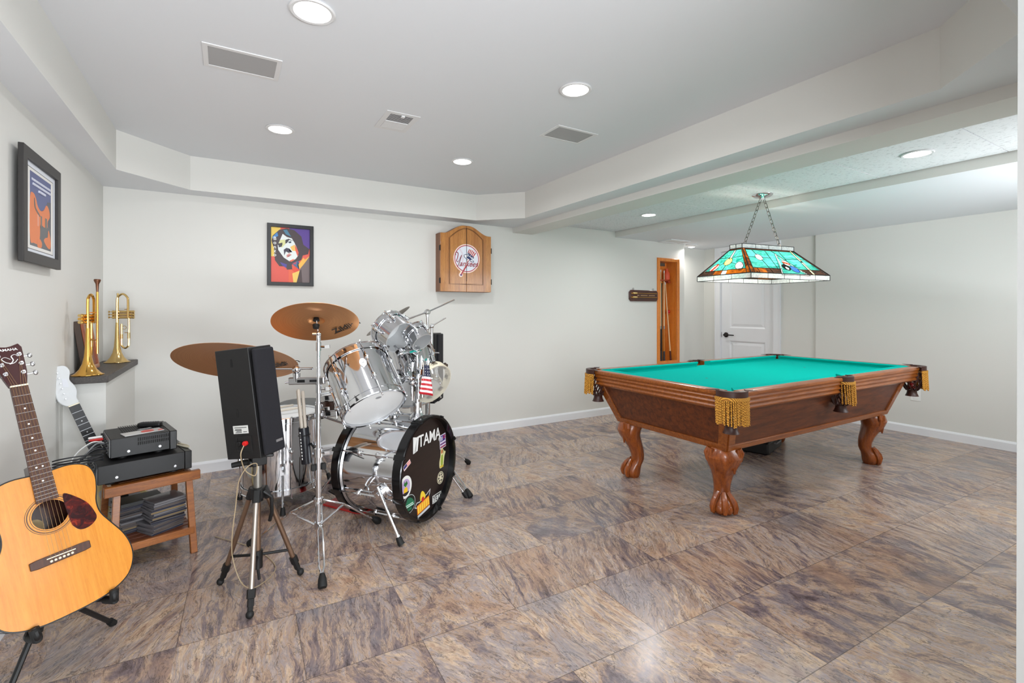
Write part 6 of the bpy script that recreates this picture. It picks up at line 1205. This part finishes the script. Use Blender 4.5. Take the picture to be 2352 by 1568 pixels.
for y in (.0, .05, .1): b = MB(); b.box(M.Translation((0, y, .026)), .075, .018, .008); obj('pickup', b, BLACK, r, bev=.003)
b = MB(); b.box(M.Translation((0, -.065, .028)), .07, .03, .012); obj('bridge', b, CHROME2, r, bev=.003); b = MB(); b.tube([(0, .14, .010), (0, EL, .010)], [.0195, .0185], 12); obj('neck', b, GWHITE, r); b = MB(); b.prism([(-.027, .12), (.027, .12), (.0215, EL), (-.0215, EL)], M(), .024, .030); EF = obj('fretboard', b, mat('ebony_board', (28, 26, 28), .4), r)
b = MB()
for k in range(1, 21):
    y = EL-(EL+.06)*(1-2**(-k/12))
    if y > .125: w = .0215+.0055*(EL-y)/(EL-.12); b.tube([(-w, y, .0303), (w, y, .0303)], .0011, 5)
obj('frets', b, CHROME2, EF); b = MB()
for k in (3, 5, 7, 9): y = EL-(EL+.06)*(1-2**(-(k-.5)/12)); b.lathe([(0, .0004), (.003, .0004), (.003, 0)], (0, y, .030), (0, 0, 1), 10)
obj('dot_inlay', b, GWHITE, EF); b = MB(); b.bx(-.0215, .0215, EL, EL+.005, .02, .033); obj('nut', b, IVORY, r)
mh2 = M.Translation((0, EL, .0)) @ M.Rotation(math.radians(-4), 4, 'X') @ M.Translation((0, -EL, 0)); HP = smooth([(-.0215, EL+.002), (.0215, EL+.002), (.024, EL+.03), (.036, EL+.06), (.037, EL+.09), (.030, EL+.125), (.046, EL+.165), (.036, EL+.198), (.0, EL+.205), (-.022, EL+.185), (-.036, EL+.11), (-.046, EL+.042)], 4, True); b = MB(); b.prism(HP, mh2, .006, .024); EH = obj('headstock', b, GWHITE, r, bev=.003)
for k in range(6):
    x, y = -.028+.0055*k*.6, EL+.042+.0265*k; b = MB(); b.cyl(mh2 @ V((x+.01, y, .024)), mh2 @ V((x+.01, y, .034)), .0034, n=10); b.cyl(mh2 @ V((x, y, .012)), mh2 @ V((x-.028, y, .012)), .0024, n=8); b.sph(mh2 @ V((x-.036, y, .012)), (.007, .0062, .0075), 10); obj('tuner', b, CHROME2, EH)
b = MB(); b.prism([(-.005, EL+.10), (.016, EL+.09), (.02, EL+.135), (.004, EL+.14)], mh2, .024, .0246); obj('head_print', b, mat('print_pale', (206, 208, 214), .4), EH)
b = MB(); b.tube(smooth([tuple(ME @ V(p)) for p in ((.03, .33, .036), (-.012, .29, .045), (-.02, .25, .05), (.0, .2, .045))], 5), .012, 8, flat=.5); tag(obj('guitar_strap', b, CABK), 'black bunched strap hanging on the white electric guitar neck', 'strap')
